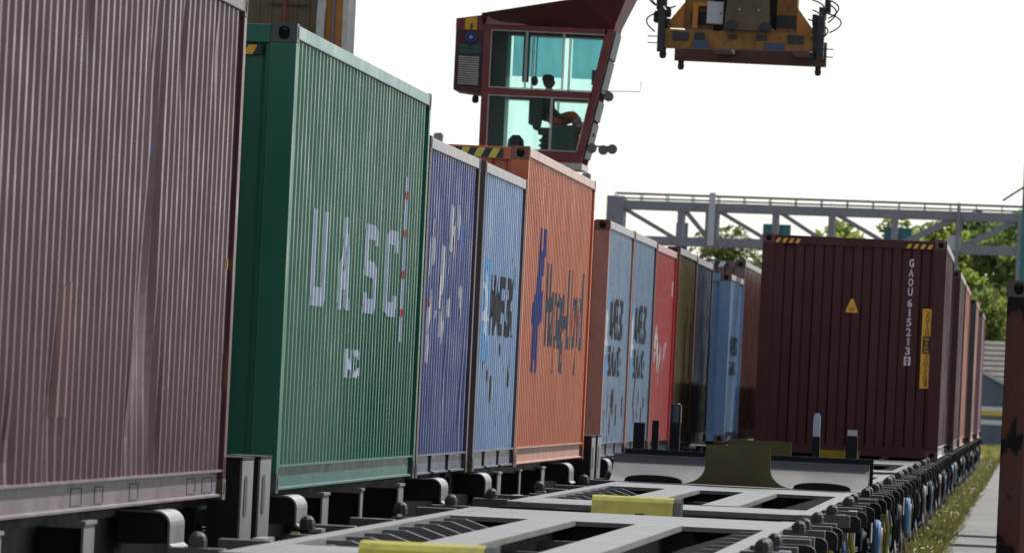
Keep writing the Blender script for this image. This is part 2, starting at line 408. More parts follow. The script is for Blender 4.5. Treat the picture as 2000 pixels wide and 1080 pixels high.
def on_end(c, bm, x, z, mat, name='lettering', lift=.0035, follow=True):
    for v in bm.verts: v.co.x += x; v.co.y += z
    lo = min(v.co.x for v in bm.verts); hi = max(v.co.x for v in bm.verts)
    for q, _ in c.ek:
        if lo < q < hi: bmesh.ops.bisect_plane(bm, geom=bm.verts[:]+bm.edges[:]+bm.faces[:], plane_co=(q, 0, 0), plane_no=(1, 0, 0), dist=1e-5)
    for v in bm.verts: u, t = v.co.x, v.co.y; v.co = (u, .035+(interp(c.ek, u) if follow else 0)-lift, t)
    bmesh.ops.recalc_face_normals(bm, faces=bm.faces)
    if sum(f.normal.y for f in bm.faces) > 0: bmesh.ops.reverse_faces(bm, faces=bm.faces)
    me = bpy.data.meshes.new('mesh'); bm.to_mesh(me); bm.free(); me.materials.append(mat); return inst(name, me, c.root)
def rect(w_, h_): return poly_bm([[(0, 0), (w_, 0), (w_, h_), (0, h_)]])
def torn(rnd, n, W, H, smin, smax, asp=2.2):
    """irregular flakes of worn paint"""
    P = []
    for _ in range(n):
        cx, cy = rnd.uniform(0, W), rnd.gauss(.5, .22)*H; s = rnd.uniform(smin, smax); m = rnd.randint(6, 10); a0 = rnd.uniform(-.5, .5)
        q = []
        for k in range(m):
            t = 6.2832*k/m; r = s*rnd.uniform(.35, 1); x, y = r*math.cos(t), r*asp*math.sin(t); q.append((cx+x*math.cos(a0)-y*math.sin(a0)*.4, cy+y))
        P.append(q)
    return poly_bm(P)

P_mar = paint('maroon_paint', (0.075, 0.017, 0.035), rust=0.04, fade=0.03, rough=0.29, streak=0.1, dirt=0.06, spec=0.45)
P_marrail = paint('maroon_rail', (0.13, 0.1, 0.125), rust=.25, fade=.5, rough=.36, dirt=.5)
P_grn = paint('green_paint', (0.002, 0.115, 0.07), rust=0.04, fade=0.02, rough=0.3, streak=0.1, dirt=0.06, spec=0.42)
P_grnrail = paint('pale_green_rail', (0.17, 0.294, 0.279), rust=.05, fade=.3, rough=.36)
P_grnbot = paint('teal_rail', (0.012, 0.1, 0.095), rust=.08, fade=.2, rough=.36)
P_blu = paint('blue_paint', (0.006, 0.032, 0.2), rust=0.04, fade=0.02, rough=0.3, streak=0.1, dirt=0.06, spec=0.42)
P_lbl = paint('light_blue_paint', (0.14, 0.26, 0.47), rust=0.12, fade=0.06, rough=0.27, streak=0.1, dirt=0.06, spec=0.45)
P_lbl2 = paint('worn_light_blue_paint', (0.155, 0.256, 0.388), rust=.42, fade=0.2, rough=0.27, streak=0.2, dirt=0.1, spec=0.55)
P_org = paint('orange_paint', (0.46, 0.098, 0.028), rust=0.04, fade=0.03, rough=0.32, streak=0.1, dirt=0.06, spec=0.42)
P_orgbot = paint('faded_orange_rail', (0.326, 0.155, 0.108), rust=.12, fade=.4, rough=.5)
P_rust = paint('rusty_red_end', (0.33, 0.17, 0.14), rust=0.55, fade=0.1, rough=.6, dirt=0.2, rustcol=(.22, .075, .025))
P_red = paint('red_paint', (0.38, 0.025, 0.025), rust=.15, fade=0.1, rough=0.27, streak=0.2, dirt=0.1, spec=0.45)
P_olv = paint('olive_paint', (0.132, 0.108, 0.0465), rust=.25, fade=.2, rough=0.27, streak=.7, spec=0.55)
P_slate = paint('slate_blue_paint', (0.062, 0.0852, 0.132), rust=.25, fade=.25, rough=0.27, streak=.6, spec=0.55)
P_lb3 = paint('sky_blue_paint', (0.116, 0.217, 0.388), rust=.1, fade=.15, rough=0.27, spec=0.55)
P_mar2 = paint('dull_maroon_paint', (0.124, 0.0387, 0.0349), rust=.25, fade=.3, rough=0.27, streak=.6, spec=0.55)
P_gaou = paint('wine_paint', (0.05, 0.0105, 0.015), rust=0.02, fade=0.03, rough=.42, streak=0.08, dirt=0.05, spec=0.3)
P_wrail = paint('pale_rail', (0.326, 0.318, 0.326), rust=.25, fade=.4, rough=.5, dirt=.4)
P_orng2 = paint('rust_orange_paint', (0.326, 0.0852, 0.0349), rust=.3, fade=.2, rough=.36)
P_blk = paint('black_paint', (0.0155, 0.017, 0.0217), rust=.1, fade=.1, rough=.36)
P_scab = paint('rust_scab', (.075, .045, .03), rust=.6, rough=.8, spec=.2)
P_postbr = paint('brown_post', (0.0852, 0.0659, 0.0581), rust=.6, fade=.2, rough=.6)

GRY = (.62, .62, .6)
M_hw = flat('hazard_white', GRY, .5)
M_sten = flat('rail_stencil', (.05, .04, .05), .7)
# --- left train, near to far
c = container('shipping_container', 'huge dented maroon container filling the left edge of the photo', XL, 38.06, L40, HC, P_mar, railm=P_marrail, botm=P_marrail, castm=P_postbr, postm=P_mar, rows_n=26, wobble=.0006,
              dents=((7.35, 1.1, .16, .75, .045), (7.0, .75, .12, .5, .03), (7.7, 1.6, .1, .9, .02), (3.2, .5, .3, .35, .02), (9.3, 2.2, .3, .5, .012), (7.3, 2.3, .25, .4, .018), (7.62, .9, .07, .5, .03), (7.95, .6, .09, .35, .028), (8.3, .45, .08, .3, .024), (7.15, 1.7, .07, .45, .03), (6.7, .4, .12, .25, .025), (4.1, 2.5, .1, .3, .015), (8.8, 2.45, .15, .3, .022), (10.6, 2.5, .1, .2, .018), (1.4, .3, .2, .2, .025)), seed=11)
on_side(c, poly_bm([[(0, 0), (.62, 0), (.62, .66), (.02, .6)]]), 3.2, .48, paint('orange_red_patch', (0.115, 0.028, 0.03), rust=.1), 'repaint_patch')
on_side(c, rect(.1, .2), 11.83, .64, M_hy, 'warning_sticker'); on_side(c, rect(.1, .06), 11.8, 1.32, M_hy, 'warning_sticker')
for yy, zz in ((7.45, 1.85), (7.2, 1.45)): on_side(c, rect(.1, .06), yy, zz, flat('blue_sticker', (.03, .06, .35)), 'small_sticker')
for yy, wd in ((4.3, .5), (5.4, .4), (7.1, .45), (10.2, .5), (11.1, .6)):
    b = MB(); t = .008
    for q in ((0, wd, .045, .053), (0, wd, .127, .135), (0, .012, .053, .127), (wd-.012, wd, .053, .127)): b.box(1.184, 1.1865, yy+q[0], yy+q[1], q[2], q[3])
    o = inst('rail_marking', b.mesh(M_sten), c.root); o['kind'] = 'stuff'
c = container('shipping_container', 'dark green tall container marked with spaced white capitals U A S C', XL, 53.66, L40, HC, P_grn, railm=P_grnrail, botm=P_grnbot, castm=paint('green_casting', (.03, .05, .05), rust=.2), postm=P_grn, seed=12, rows_n=8,
              hzd=((.45, 1.0, HC-.20, HC-.142, .03, 5, M_hy), (-1.0, -.45, HC-.20, HC-.145, .03, 5, M_hy)))
BLOCK = {'U': [[(0, 1), (0, .12), (.1, 0), (.9, 0), (1, .12), (1, 1), (.74, 1), (.74, .2), (.26, .2), (.26, 1)]],
         'A': [[(0, 0), (.3, 0), (.37, .22), (.43, .42), (.5, .72), (.5, 1), (.36, 1)], [(1, 0), (.64, 1), (.5, 1), (.5, .72), (.57, .42), (.63, .22), (.7, 0)], [(.37, .22), (.63, .22), (.57, .42), (.43, .42)]],
         'S': [[(0, .23), (0, .1), (.12, 0), (.88, 0), (1, .1), (1, .48), (.88, .58), (.3, .6), (.27, .83), (.73, .83), (.73, .77), (1, .77), (1, .9), (.88, 1), (.12, 1), (0, .9), (0, .52), (.12, .42), (.70, .4), (.73, .17), (.27, .17), (.27, .23)]],
         'C': [[(1, .25), (1, .1), (.88, 0), (.12, 0), (0, .1), (0, .9), (.12, 1), (.88, 1), (1, .9), (1, .75), (.73, .75), (.73, .83), (.27, .83), (.27, .17), (.73, .17), (.73, .25)]]}
for s, a, wd in (('U', 2.05, 1.2), ('A', 4.3, 1.1), ('S', 6.5, 1.2), ('C', 8.6, 1.2)):
    on_side(c, poly_bm([[(u*wd, v*.62) for u, v in q] for q in BLOCK[s]]), a, 1.185, M_white)
on_side(c, text_bm('NC', 1.15, .2, .05), 5.33, .73, M_white)
stripe = on_side(c, rect(.3, 1.21), 10.1, 1.01, M_white, 'marking_strip')
for k, zz in enumerate((1.2, 1.48, 1.78, 2.06)): on_side(c, rect(.28, .055), 10.11, zz, flat('red_mark', (.45, .02, .03)), 'red_mark', lift=.006)
c = container('shipping_container', 'blue short container scarred with white paint flakes beside the green one', XL, 66.0, L20, ST, P_blu, railm=P_wrail, postm=P_postbr, botm=P_slate, pockets=(-1.025, 1.025), seed=13, rows_n=12, wobble=.0012,
              dents=((5.2, .5, .3, .5, .03), (3.0, .7, .25, .3, .02)))
rnd = random.Random(3)
on_side(c, torn(rnd, 26, 4.0, 1.3, .07, .19, 1.4), .7, .8, M_lwhite0, 'flaked_paint')['kind'] = 'stuff'
on_side(c, torn(rnd, 3, .5, .1, .04, .07, 1), .5, 1.3, flat('orange_flake', (.5, .1, .04)), 'flaked_paint')['kind'] = 'stuff'
on_side(c, torn(rnd, 9, 3.5, .5, .03, .07, 3), 1.5, 1.75, flat('bright_blue_flake', (.04, .2, .6)), 'flaked_paint')['kind'] = 'stuff'
M_boxblue = paint('logo_sky_blue', (.06, .3, .62), rust=.05, fade=.1); M_ltr = paint('black_letter', (.012, .014, .02), rust=.05, fade=.0, rough=.7, spec=.15); M_lwhite = paint('logo_white', (.6, .65, .7), rust=.05)
def star_box(c, y, z, s, h_):
    on_side(c, rect(s, h_), y, z, M_boxblue, 'logo_panel')
    q = []
    for k in range(14):
        t = 6.28318*k/14+1.5708; r = (.46 if k % 2 == 0 else .2); q.append((s/2+math.cos(t)*r*s, h_/2+math.sin(t)*r*h_))
    on_side(c, poly_bm([q]), y, z, M_lwhite, 'logo_star', lift=.006)
c = container('shipping_container', 'light blue short container with one line of black lettering, next to the orange one', XL, 72.74, L20, ST, P_lbl, railm=P_wrail, postm=P_postbr, botm=P_slate, pockets=(-1.025, 1.025), seed=14, rows_n=10)
star_box(c, .72, .93, .85, .86); on_side(c, text_bm('MAERSK', 3.35, .53, .03), 1.75, 1.15, M_ltr)
rnd = random.Random(41); on_side(c, torn(rnd, 14, 5.0, .9, .025, .07, 2.5), .4, .2, P_scab, 'rust_spots')['kind'] = 'stuff'; on_side(c, torn(rnd, 7, .8, .9, .02, .05, 4), 4.7, 1.3, P_scab, 'rust_spots')['kind'] = 'stuff'
c = container('shipping_container', 'bright orange tall container with dark blue logo and lettering under the crane cab', XL, 78.9, L40, HC, P_org, railm=paint('pale_orange_rail', (.5, .36, .31), rust=.1, fade=.3), botm=P_orgbot, castm=paint('orange_casting', (.2, .06, .03), rust=.5), seed=15, rows_n=8,
              hzd=((.30, .98, HC-.115, HC-.03, 0.0, 5, flat('hazard_lemon', (.55, .47, .03))),))
M_hl = paint('logo_navy', (.015, .04, .2), rust=.05, fade=.0, rough=.65, spec=.2); M_hl2 = paint('letter_slate', (.02, .035, .06), rust=.05, fade=.0, rough=.7, spec=.15)
on_side(c, poly_bm([[(.1, 0), (.55, 0), (.55, .12), (.8, .12), (.8, 0), (1.1, 0), (1.15, .45), (1.6, .5), (1.6, .75), (1.3, .8), (1.75, 1.1), (1.75, 1.36), (1.35, 1.36), (1.3, 1.15), (1.1, 1.15), (1.1, 1.36), (.75, 1.36), (.6, .8), (0, .62), (0, .45), (.15, .45)]]), 1.95, .86, M_hl, 'logo')
on_side(c, text_bm('Hapag-Lloyd', 6.9, 1.05, .012), 4.1, .86, M_hl2)
for nme, Y0, sd in (('nearer', 94.55, 16), ('farther', 100.7, 17)):
    c = container('shipping_container', f'light blue short container with two lines of black lettering, {nme} of the adjoining pair', XL, Y0, L20, ST, P_lbl2, endm=P_rust, railm=P_wrail, postm=P_rust if sd == 16 else P_postbr, botm=P_slate, castm=paint('rust_casting', (.09, .04, .03), rust=.8), seed=sd, rows_n=10, wobble=.0012, pockets=(-1.025, 1.025), zoff=-.02)
    star_box(c, .25, .9, .8, .85); on_side(c, text_bm('MAERSK', 3.2, .46, .02), 1.3, 1.31, M_ltr); on_side(c, text_bm('SEALAND', 2.9, .34, .02), 1.35, .9, M_ltr); rnd = random.Random(sd); on_side(c, torn(rnd, 16, 5.2, .75, .03, .12, 2.2), .4, .18, P_scab, 'rust_spots')['kind'] = 'stuff'
c = container('shipping_container', 'red short container with torn white lettering between light blue and olive ones', XL, 106.86, L20, ST, P_red, railm=paint('pale_red_rail', (.5, .3, .3), rust=.2), postm=P_red, botm=P_blk, seed=18, rows_n=10, zoff=-.04)
rnd = random.Random(8)
on_side(c, torn(rnd, 16, 3.7, .8, .08, .2, 1.4), .6, .85, M_lwhite0, 'flaked_lettering')['kind'] = 'stuff'; on_side(c, rect(.3, .2), 5.3, 2.0, M_white, 'white_label'); on_side(c, rect(.12, .25), 5.2, 1.6, M_white, 'white_label')
c = container('shipping_container', 'olive short container streaked with grime right behind the red one', XL, 113.72, L20, ST, P_olv, endm=P_rust, railm=P_wrail, postm=paint('red_brown_post', (.16, .035, .02), rust=.5), castm=M_cast, botm=P_blk, seed=19, rows_n=8, zoff=.04)
rnd = random.Random(77); on_side(c, torn(rnd, 12, 3.0, 1.5, .04, .1, 7), 2.6, .3, P_blk, 'grime_streaks')['kind'] = 'stuff'
c = container('shipping_container', 'dark slate blue short container just behind the olive one', XL, 119.86, L20, ST, P_slate, railm=P_wrail, postm=P_postbr, botm=P_blk, seed=20, rows_n=10, wobble=.0012, zoff=.02)
on_side(c, torn(rnd, 9, 5.0, 1.3, .03, .1, 5), .4, .3, P_blk, 'grime_streaks')['kind'] = 'stuff'
c = container('shipping_container', 'pale sky blue low container showing its end, before the last maroon one', XL, 133.6, L20, ST, P_lb3, railm=P_wrail, postm=P_lb3, botm=P_slate, seed=21, castm=paint('brown_casting', (.1, .07, .05), rust=.6))
on_side(c, text_bm('MAERSK', 3.6, .3, .02), 1.2, 1.35, M_ltr); on_side(c, text_bm('SEALAND', 3.3, .22, .02), 1.2, 1.04, M_ltr)
c = container('shipping_container', 'dull maroon tall container with striped header at the far end of the left train', XL, 139.9, L40, HC, P_mar2, railm=P_wrail, botm=P_blk, seed=22, hzd=((.25, .95, HC-.115, HC-.03, 0.0, 4, M_hw),))
# --- right train
c = container('shipping_container', 'wine red tall container with its numbered end facing the camera', XR, 115.53, L40, HC, P_gaou, railm=P_wrail, postm=P_gaou, castm=paint('wine_casting', (.09, .03, .035), rust=.1), botm=P_wrail, seed=31,
              hzd=((-1.05, -.70, HC-.115, HC-.055, 0.0, 4, M_hy), (.68, 1.05, HC-.115, HC-.055, 0.0, 4, M_hy)))
M_lw = flat('stencil_white', (.75, .76, .8), .5)
zz = 2.642
for ch in 'GAOU 615213':
    if ch == ' ': zz -= .022; continue
    bmx = text_bm(ch, .062 if ch != '1' else .026, .108, .03); on_end(c, bmx, .728+(.02 if ch == '1' else 0), zz-.108, M_lw, 'stencil_letter'); zz -= .1265
on_end(c, rect(.086, .118), .715, zz-.118, M_lw, 'check_digit_panel'); on_end(c, text_bm('0', .045, .09, .02), .736, zz-.104, flat('stencil_wine', (.09, .03, .04)), 'stencil_letter', lift=.006)
q = [(0, 0), (.165, 0), (.16, .03), (.105, .165), (.0825, .19), (.06, .165), (.005, .03)]
on_end(c, poly_bm([q]), -.085, 1.9, M_hy, 'warning_triangle', follow=False, lift=.004)
for k in range(2): on_end(c, rect(.08-.01*k, .009), -.043+.005*k, 1.955-.028*k, M_hk, 'triangle_marking', follow=False, lift=.007)
on_end(c, rect(.135, 1.05), .935, .945, M_hy, 'caution_strip', follow=False, lift=.004)
on_end(c, rect(.1, .235), .953, 1.4, M_hk, 'caution_panel', follow=False, lift=.0055)
def caution(word, z_top, step, mat):
    z_ = z_top
    for ch in word:
        b_ = text_bm(ch, .05 if ch != 'I' else .014, .042, .015)
        for v in b_.verts: v.co.x = .05-v.co.x          # the photograph shows these letters mirrored
        on_end(c, b_, .978 if ch != 'I' else .96, z_-.042, mat, 'caution_letter', follow=False, lift=.0075); z_ -= step
caution('CAUTION', 1.965, .047, M_hk); caution('HIGH', 1.615, .053, M_hy); caution('CONTAINER', 1.385, .047, M_hk)
c = container('shipping_container', 'wine red tall container directly behind the numbered one', XR, 139.9, L40, HC, P_gaou, railm=P_wrail, seed=32, botm=P_gaou)
c = container('shipping_container', 'rusty orange container between the wine red and the black ended ones', XR, 153.3, L40, HC, P_orng2, endm=P_rust, seed=33, railm=P_orng2, postm=paint('rust_post', (.3, .09, .03), rust=.5))
c = container('shipping_container', 'salmon orange container with a black end, second from the far end', XR+.04, 177.0, L40, HC, P_orgbot, endm=P_blk, seed=34, railm=P_orng2, postm=P_blk, headm=P_rust)
on_end(c, torn(random.Random(4), 10, .5, 1.4, .06, .14, 2.5), .55, .6, M_lwhite, 'flaked_paint')['kind'] = 'stuff'
c = container('shipping_container', 'pinkish maroon container at the far end of the right train', XR+.06, 198.5, L40, HC, paint('pink_maroon', (.22, .09, .12), rust=.1, fade=.3), endm=P_mar2, seed=35, botm=P_rust)
# --- standing container at the right edge
c = container('shipping_container', 'rusty brown container standing on the path at the right edge', 1.045, 63.0, L20, HC, paint('brown_rusted_paint', (.16, .05, .03), rust=.8, dirt=.6), postm=paint('post_rust_black', (0.1, 0.032, 0.022), rust=.4, dirt=.6, rough=.7, spec=.2, patch=(.010, .007, .008)), castm=paint('dark_casting', (.06, .035, .03), rust=.6), zoff=-1.24, seed=36)
c.root['group'] = 'containers standing on the path'

# ------------------------------------------------------------------ wagons
ZD = 1.08
M_blueg = paint('blue_wheel_paint', (.05, .16, .34), rust=.15, fade=.25, rough=.4)
M_bronze = paint('dull_wheel_brown', (.16, .14, .11), rust=.4, rough=.6)
def m_bogie_frame():
    b = MB()
    for s in (-1, 1):
        x = s*1.0
        b.prism([(-1.35, .55), (-1.2, .62), (-.55, .62), (-.4, .52), (.4, .52), (.55, .62), (1.2, .62), (1.35, .55), (1.3, .42), (1.15, .40), (1.1, .5), (.7, .5), (.5, .34), (-.5, .34), (-.7, .5), (-1.1, .5), (-1.15, .40), (-1.3, .42)], x-.05, x+.05, 'x')
    b.box(-.98, .98, -.2, .2, .42, .6); b.box(-.95, .95, -1.34, -1.24, .44, .56); b.box(-.95, .95, 1.24, 1.34, .44, .56)
    b.lathe([(.2, .6), (.2, .72)], (0, 0, 0), n=14); return b.mesh(M_black)
def m_wheel(mat):
    def f():
        b = MB(); b.lathe([(.06, -.09), (.1, -.09), (.12, -.05), (.3, -.035), (.33, -.055), (.445, -.055), (.455, -.02), (.42, -.012), (.415, .075), (.36, .085), (.33, .06), (.12, .05), (.1, .1), (.06, .1)], axis='x', n=28); return b.mesh(mat, smooth=True)
    return f
def m_axle(): b = MB(); b.lathe([(.07, -1.02), (.07, 1.02)], axis='x', n=10); return b.mesh(M_lock, smooth=True)
def m_abox(): b = MB(); b.box(-.09, .09, -.16, .16, -.13, .15); b.lathe([(.1, .09), (.1, .13), (.06, .14)], axis='x', n=12); return b.mesh(M_lock)
def m_spring():
    b = MB(); pr = [(.04, 0)]
    for k in range(5):
        for t in range(5): a = math.pi*t/4; pr.append((.065+.025*math.sin(a), .012+k*.05+.05*(1-math.cos(a))/2))
    pr.append((.04, .27)); b.lathe(pr, n=12); return b.mesh(M_black, smooth=True)
def m_guard(LG=.8, mt=None, me_=None):
    """rolled side bracket: a curved skin along the wagon with closed ends"""
    def prof(off): 
        q = [(1.0, ZD-off)]
        for k in range(7): a = math.pi/2*(1-k/6); q.append((1.21+(.075-off)*math.cos(a), ZD-.075+(.075-off)*math.sin(a)))
        q += [(1.285-off, ZD-.175)]
        return q
    b = MB(); o = prof(0); i = prof(.012); b.prism(o+[(1.31, ZD-.195), (1.30, ZD-.205), (1.273, ZD-.185)]+i[::-1], 0, LG)
    e = MB(); e.prism(i+[(1.0, ZD-.185)], .02, LG-.02)
    return b.mesh(mt or M_plate), e.mesh(M_black)
def m_block():
    b = MB(); b.prism([(1.0, ZD-.115), (1.0, ZD-.004), (1.25, ZD-.004), (1.275, ZD-.010), (1.293, ZD-.024), (1.30, ZD-.045), (1.30, ZD-.115)], 0, .13); return b.mesh(M_black)
def m_arm(): b = MB(); b.box(1.0, 1.24, -.06, .06, ZD-.075, ZD+.006); return b.mesh(M_arm, bevel=.006)
def m_arm2(): b = MB(); b.box(1.0, 1.17, -.045, .045, ZD-.075, ZD-.012); return b.mesh(M_arm, bevel=.006)
def m_lock():
    b = MB(); b.lathe([(.04, ZD+.004), (.04, ZD+.036), (.033, ZD+.056), (.018, ZD+.07), (.004, ZD+.073)], n=8); return b.mesh(M_lock)
def m_web(): b = MB(); b.box(1.188, 1.2, 0, .5, ZD-.34, ZD-.03); b.box(1.15, 1.21, -.02, .52, ZD-.03, ZD-.012); return b.mesh(M_plate)
def m_web2(): b = MB(); b.box(1.188, 1.2, 0, .22, ZD-.34, ZD-.03); b.box(1.15, 1.21, -.015, .235, ZD-.03, ZD-.012); return b.mesh(M_plate)
def m_outrig():
    b = MB(); w_ = .028
    pts = [(.93, ZD-.012), (.78, ZD-.012), (.43, ZD-.13)]
    for p0, p1 in zip(pts, pts[1:]): b.add([(p0[0], -w_, p0[1]), (p0[0], w_, p0[1]), (p1[0], w_, p1[1]), (p1[0], -w_, p1[1]), (p0[0], -w_, p0[1]-.05), (p0[0], w_, p0[1]-.05), (p1[0], w_, p1[1]-.05), (p1[0], -w_, p1[1]-.05)], [(0, 1, 2, 3), (4, 5, 6, 7), (0, 3, 7, 4), (1, 2, 6, 5), (0, 1, 5, 4), (2, 3, 7, 6)])
    return b.mesh(M_deck)
def m_buffer(): b = MB(); b.lathe([(.09, 0), (.09, .28), (.06, .29), (.06, .46), (.16, .47), (.175, .5), (.15, .53)], axis='y', n=16); return b.mesh(M_black, smooth=True)
def mir(me, key):
    def f():
        m = me.copy()
        for v in m.vertices: v.co.x *= -1
        m.flip_normals(); return m
    return cached(('mir', key), f)
def two(b, zcut, top):  # top flange light, everything below black: shade put into the colour
    me = b.mesh([top, M_black])
    for p in me.polygons: p.material_index = 0 if p.center.z > zcut and max(me.vertices[i].co.z for i in p.vertices)-min(me.vertices[i].co.z for i in p.vertices) < .06 else 1
    return me
def wagon(lab, X, Y0, L, grp, loaded=False, inner=None, wheelm=None, plates=(), detail=True, flat_ends=(2.6, 3.6), endposts=False, seed=1, guards=(.95, 14.5)):
    rnd = random.Random(seed)
    root = thing('flat_wagon', (X, Y0, 0), lab, 'wagon', grp)
    f0, f1 = flat_ends; topm = M_black if loaded and X < -4 else M_deck  # black top on the left train paints in its underframe shade
    def sole(s):
        b = MB(); a0, a1 = sorted((s*.90, s*1.0)); b.box(a0, a1, 0, L, ZD-.04, ZD); a2, a3 = sorted((s*.93, s*.96)); b.box(a2, a3, .01, L-.01, ZD-.34, ZD-.04); b.box(a0, a1, .01, L-.01, ZD-.36, ZD-.34); return two(b, ZD-.05, topm)
    def centre(s):
        b = MB(); a0, a1 = sorted((s*.18, s*.43)); b.box(a0, a1, f0, L-f1, ZD-.03, ZD+.002); a2, a3 = sorted((s*.29, s*.32)); b.box(a2, a3, f0, L-f1, ZD-.5, ZD-.03); b.box(a0, a1, f0, L-f1, ZD-.53, ZD-.5); return two(b, ZD-.05, topm)
    for s in (-1, 1):
        inst('side_beam', cached(('sole', s, L, topm.name), lambda: sole(s)), root); inst('centre_beam', cached(('cb', s, L, f0, f1, topm.name), lambda: centre(s)), root)
    def plat(a, d):
        b = MB(); b.box(-.9, .9, a, d, ZD-.03, ZD-.003); b.box(-.5, .5, a+.05, d-.05, ZD-.42, ZD-.03); return two(b, ZD-.05, topm)
    inst('end_platform', cached(('pl0', f0, topm.name), lambda: plat(0.02, f0)), root); inst('end_platform', cached(('pl1', L, f1, topm.name), lambda: plat(L-f1, L-.02)), root)
    def headst(y): b = MB(); b.box(-1.05, 1.05, y, y+.1, ZD-.36, ZD-.034); return b.mesh(M_black)
    inst('headstock', cached(('hs0',), lambda: headst(-.085)), root); inst('headstock', cached(('hs1', L), lambda: headst(L-.015)), root)
    n = int((L-f0-f1)/1.15)
    for k in range(n):
        y = f0+(L-f0-f1)*(k+.6)/n
        for s in (-1, 1):
            me = cached('outrig', m_outrig); inst('outrigger', me if s > 0 else mir(me, 'outrig'), root, (0, y, 0))
        if k % 3 == 1:
            def cs(): b = MB(); b.box(-.29, .29, -.03, .03, ZD-.14, ZD-.09); return b.mesh(M_deck)
            inst('stretcher', cached('cs', cs), root, (0, y, 0))
    # gusset sheets low in the side bays
    def gus(): b = MB(); b.prism([(-.9, 0), (-.43, .9), (-.43, -.9)], ZD-.16, ZD-.14, 'z'); return b.mesh(M_deck)
    inst('gusset', cached('gus', gus), root, (0, L*.5, 0)); inst('gusset', mir(cached('gus', gus), 'gus'), root, (0, L*.5, 0))
    right = X > -4
    g, ge = cached(('guard', right), lambda: m_guard(.11, M_black) if right else m_guard())
    gy = [.9, 3.3, 6.2, 8.9, 11.6, 14.2, L-1.3] if right else guards
    for k, y in enumerate(gy):
        for s in ((1,) if right else (-1, 1)):
            if right: inst('side_bracket', cached('block', m_block), root, (0, y, 0)); continue
            o = inst('side_bracket', g if s > 0 else mir(g, ('guard', right)), root, (0, y, 0)); inst('end_plate', ge if s > 0 else mir(ge, ('guarde', right)), o)
    for k, y in enumerate(() if not right else (.35, 2.2, 2.65, 4.7, 5.6, 6.0, 7.6, 8.1, 10.3, 11.1, 12.4, 13.6, 15.4, 15.8, L-.3)):
        for s in (-1, 1):
            if s < 0 and k % 2: continue
            me = cached('arm', m_arm) if k % 3 != 1 else cached('arm2', m_arm2)
            inst('support_arm', me if s > 0 else mir(me, 'arm' if k % 3 != 1 else 'arm2'), root, (0, y, 0))
    for k, y in enumerate((4.0, 7.3, 11.0)):
        for s in (-1, 1):
            def wa(): b = MB(); b.box(.96, 1.187, .08, .12, ZD-.3, ZD-.05); return b.mesh(M_black)
            inst('web_arm', cached('wa', wa) if s > 0 else mir(cached('wa', wa), 'wa'), root, (0, y, 0))
        me, ky = (cached('web', m_web), 'web') if k % 2 == 0 else (cached('web2', m_web2), 'web2')
        for s in (-1, 1): inst('web_plate', me if s > 0 else mir(me, ky), root, (0, y, 0))
    if not loaded:
        for y, ss in ((.35, (-1, 1)), (5.6, (1,)), (6.0, (-1, 1)), (7.6, (1,)), (12.4, (-1, 1)), (13.6, (1,)), (L-.3, (-1, 1))):
            for s in ss: inst('twistlock', cached('lock', m_lock), root, (s*1.12, y, 0))
    # bogies
    for yb in (1.9, L-1.9):
        bo = inst('bogie', cached('bogie', m_bogie_frame), root, (0, yb, 0)); wm = wheelm or M_lock
        for ya in (-.9, .9):
            inst('axle', cached('axle', m_axle), bo, (0, ya, .42))
            for s in (-1, 1):
                me = cached(('wheel', wm.name), m_wheel(wm)); inst('wheel', me if s > 0 else mir(me, ('wheel', wm.name)), bo, (s*.76, ya, .42))
                ab = cached('abox', m_abox); inst('axlebox', ab if s > 0 else mir(ab, 'abox'), bo, (s*1.02, ya, .42))
                for d in (-.24, .24): inst('spring', cached('spring', m_spring), bo, (s*1.04, ya+d, .31))
        for s in (-1, 1):
            def rod(): b = MB(); b.tube([(0, -1.1, .62), (.06, -.6, .45), (.06, .5, .32), (0, 1.15, .5)], .018, 6); b.tube([(.02, -.5, .8), (.05, -.3, .55), (.05, .1, .4)], .02, 6); return b.mesh(M_bronze)
            inst('brake_rod', cached('rod', rod), bo, (s*1.11, 0, 0))
            def lev(): b = MB(); b.prism([(-.02, .36), (.03, .36), (.045, .6), (.03, .78), (-.02, .78), (-.005, .6)], -.04, .04); return b.mesh(M_yel if Y0 < 60 else M_bronze)
            inst('brake_lever', cached(('lev', Y0 < 60), lev), bo, (s*1.16, .45, .05))
    if right:
        for k, (y, z) in enumerate(((1.5, .72), (2.9, .66), (7.5, .7), (L-3.2, .7), (L-2.2, .64), (L-.9, .72))):
            hm = (M_blueg, M_bronze, M_black)[(k+int(Y0)) % 3]
            def hw(): b = MB(); b.lathe([(.03, -.06), (.035, -.02), (.13, -.015), (.165, -.03), (.185, -.012), (.185, .012), (.165, .03), (.13, .015), (.03, .02)], axis='x', n=20); return b.mesh(hm, smooth=True)
            inst('hand_wheel', cached(('hw', hm.name), hw), root, (1.2, y, z))
        for y in (1.1, L-1.6):
            def vp(): b = MB(); b.tube([(1.22, 0, ZD-.1), (1.26, .02, ZD-.3), (1.25, .05, ZD-.5), (1.15, .1, ZD-.62)], .02, 6); return b.mesh(M_yel if Y0 < 60 else M_black)
            inst('pipe', cached(('vp', Y0 < 60), vp), root, (0, y, 0))
            def st(): b = MB(); b.bar((1.2, -.1, ZD-.1), (1.27, .5, ZD-.55), .02, .05); return b.mesh(M_plate)
            inst('brace', cached('st', st), root, (0, y, 0))
    def tank(): b = MB(); b.lathe([(.05, -.52), (.17, -.48), (.18, -.4), (.18, .4), (.17, .48), (.05, .52)], axis='y', n=16); return b.mesh(M_black, smooth=True)
    inst('air_tank', cached('tank', tank), root, (.72, L*.5, .5))
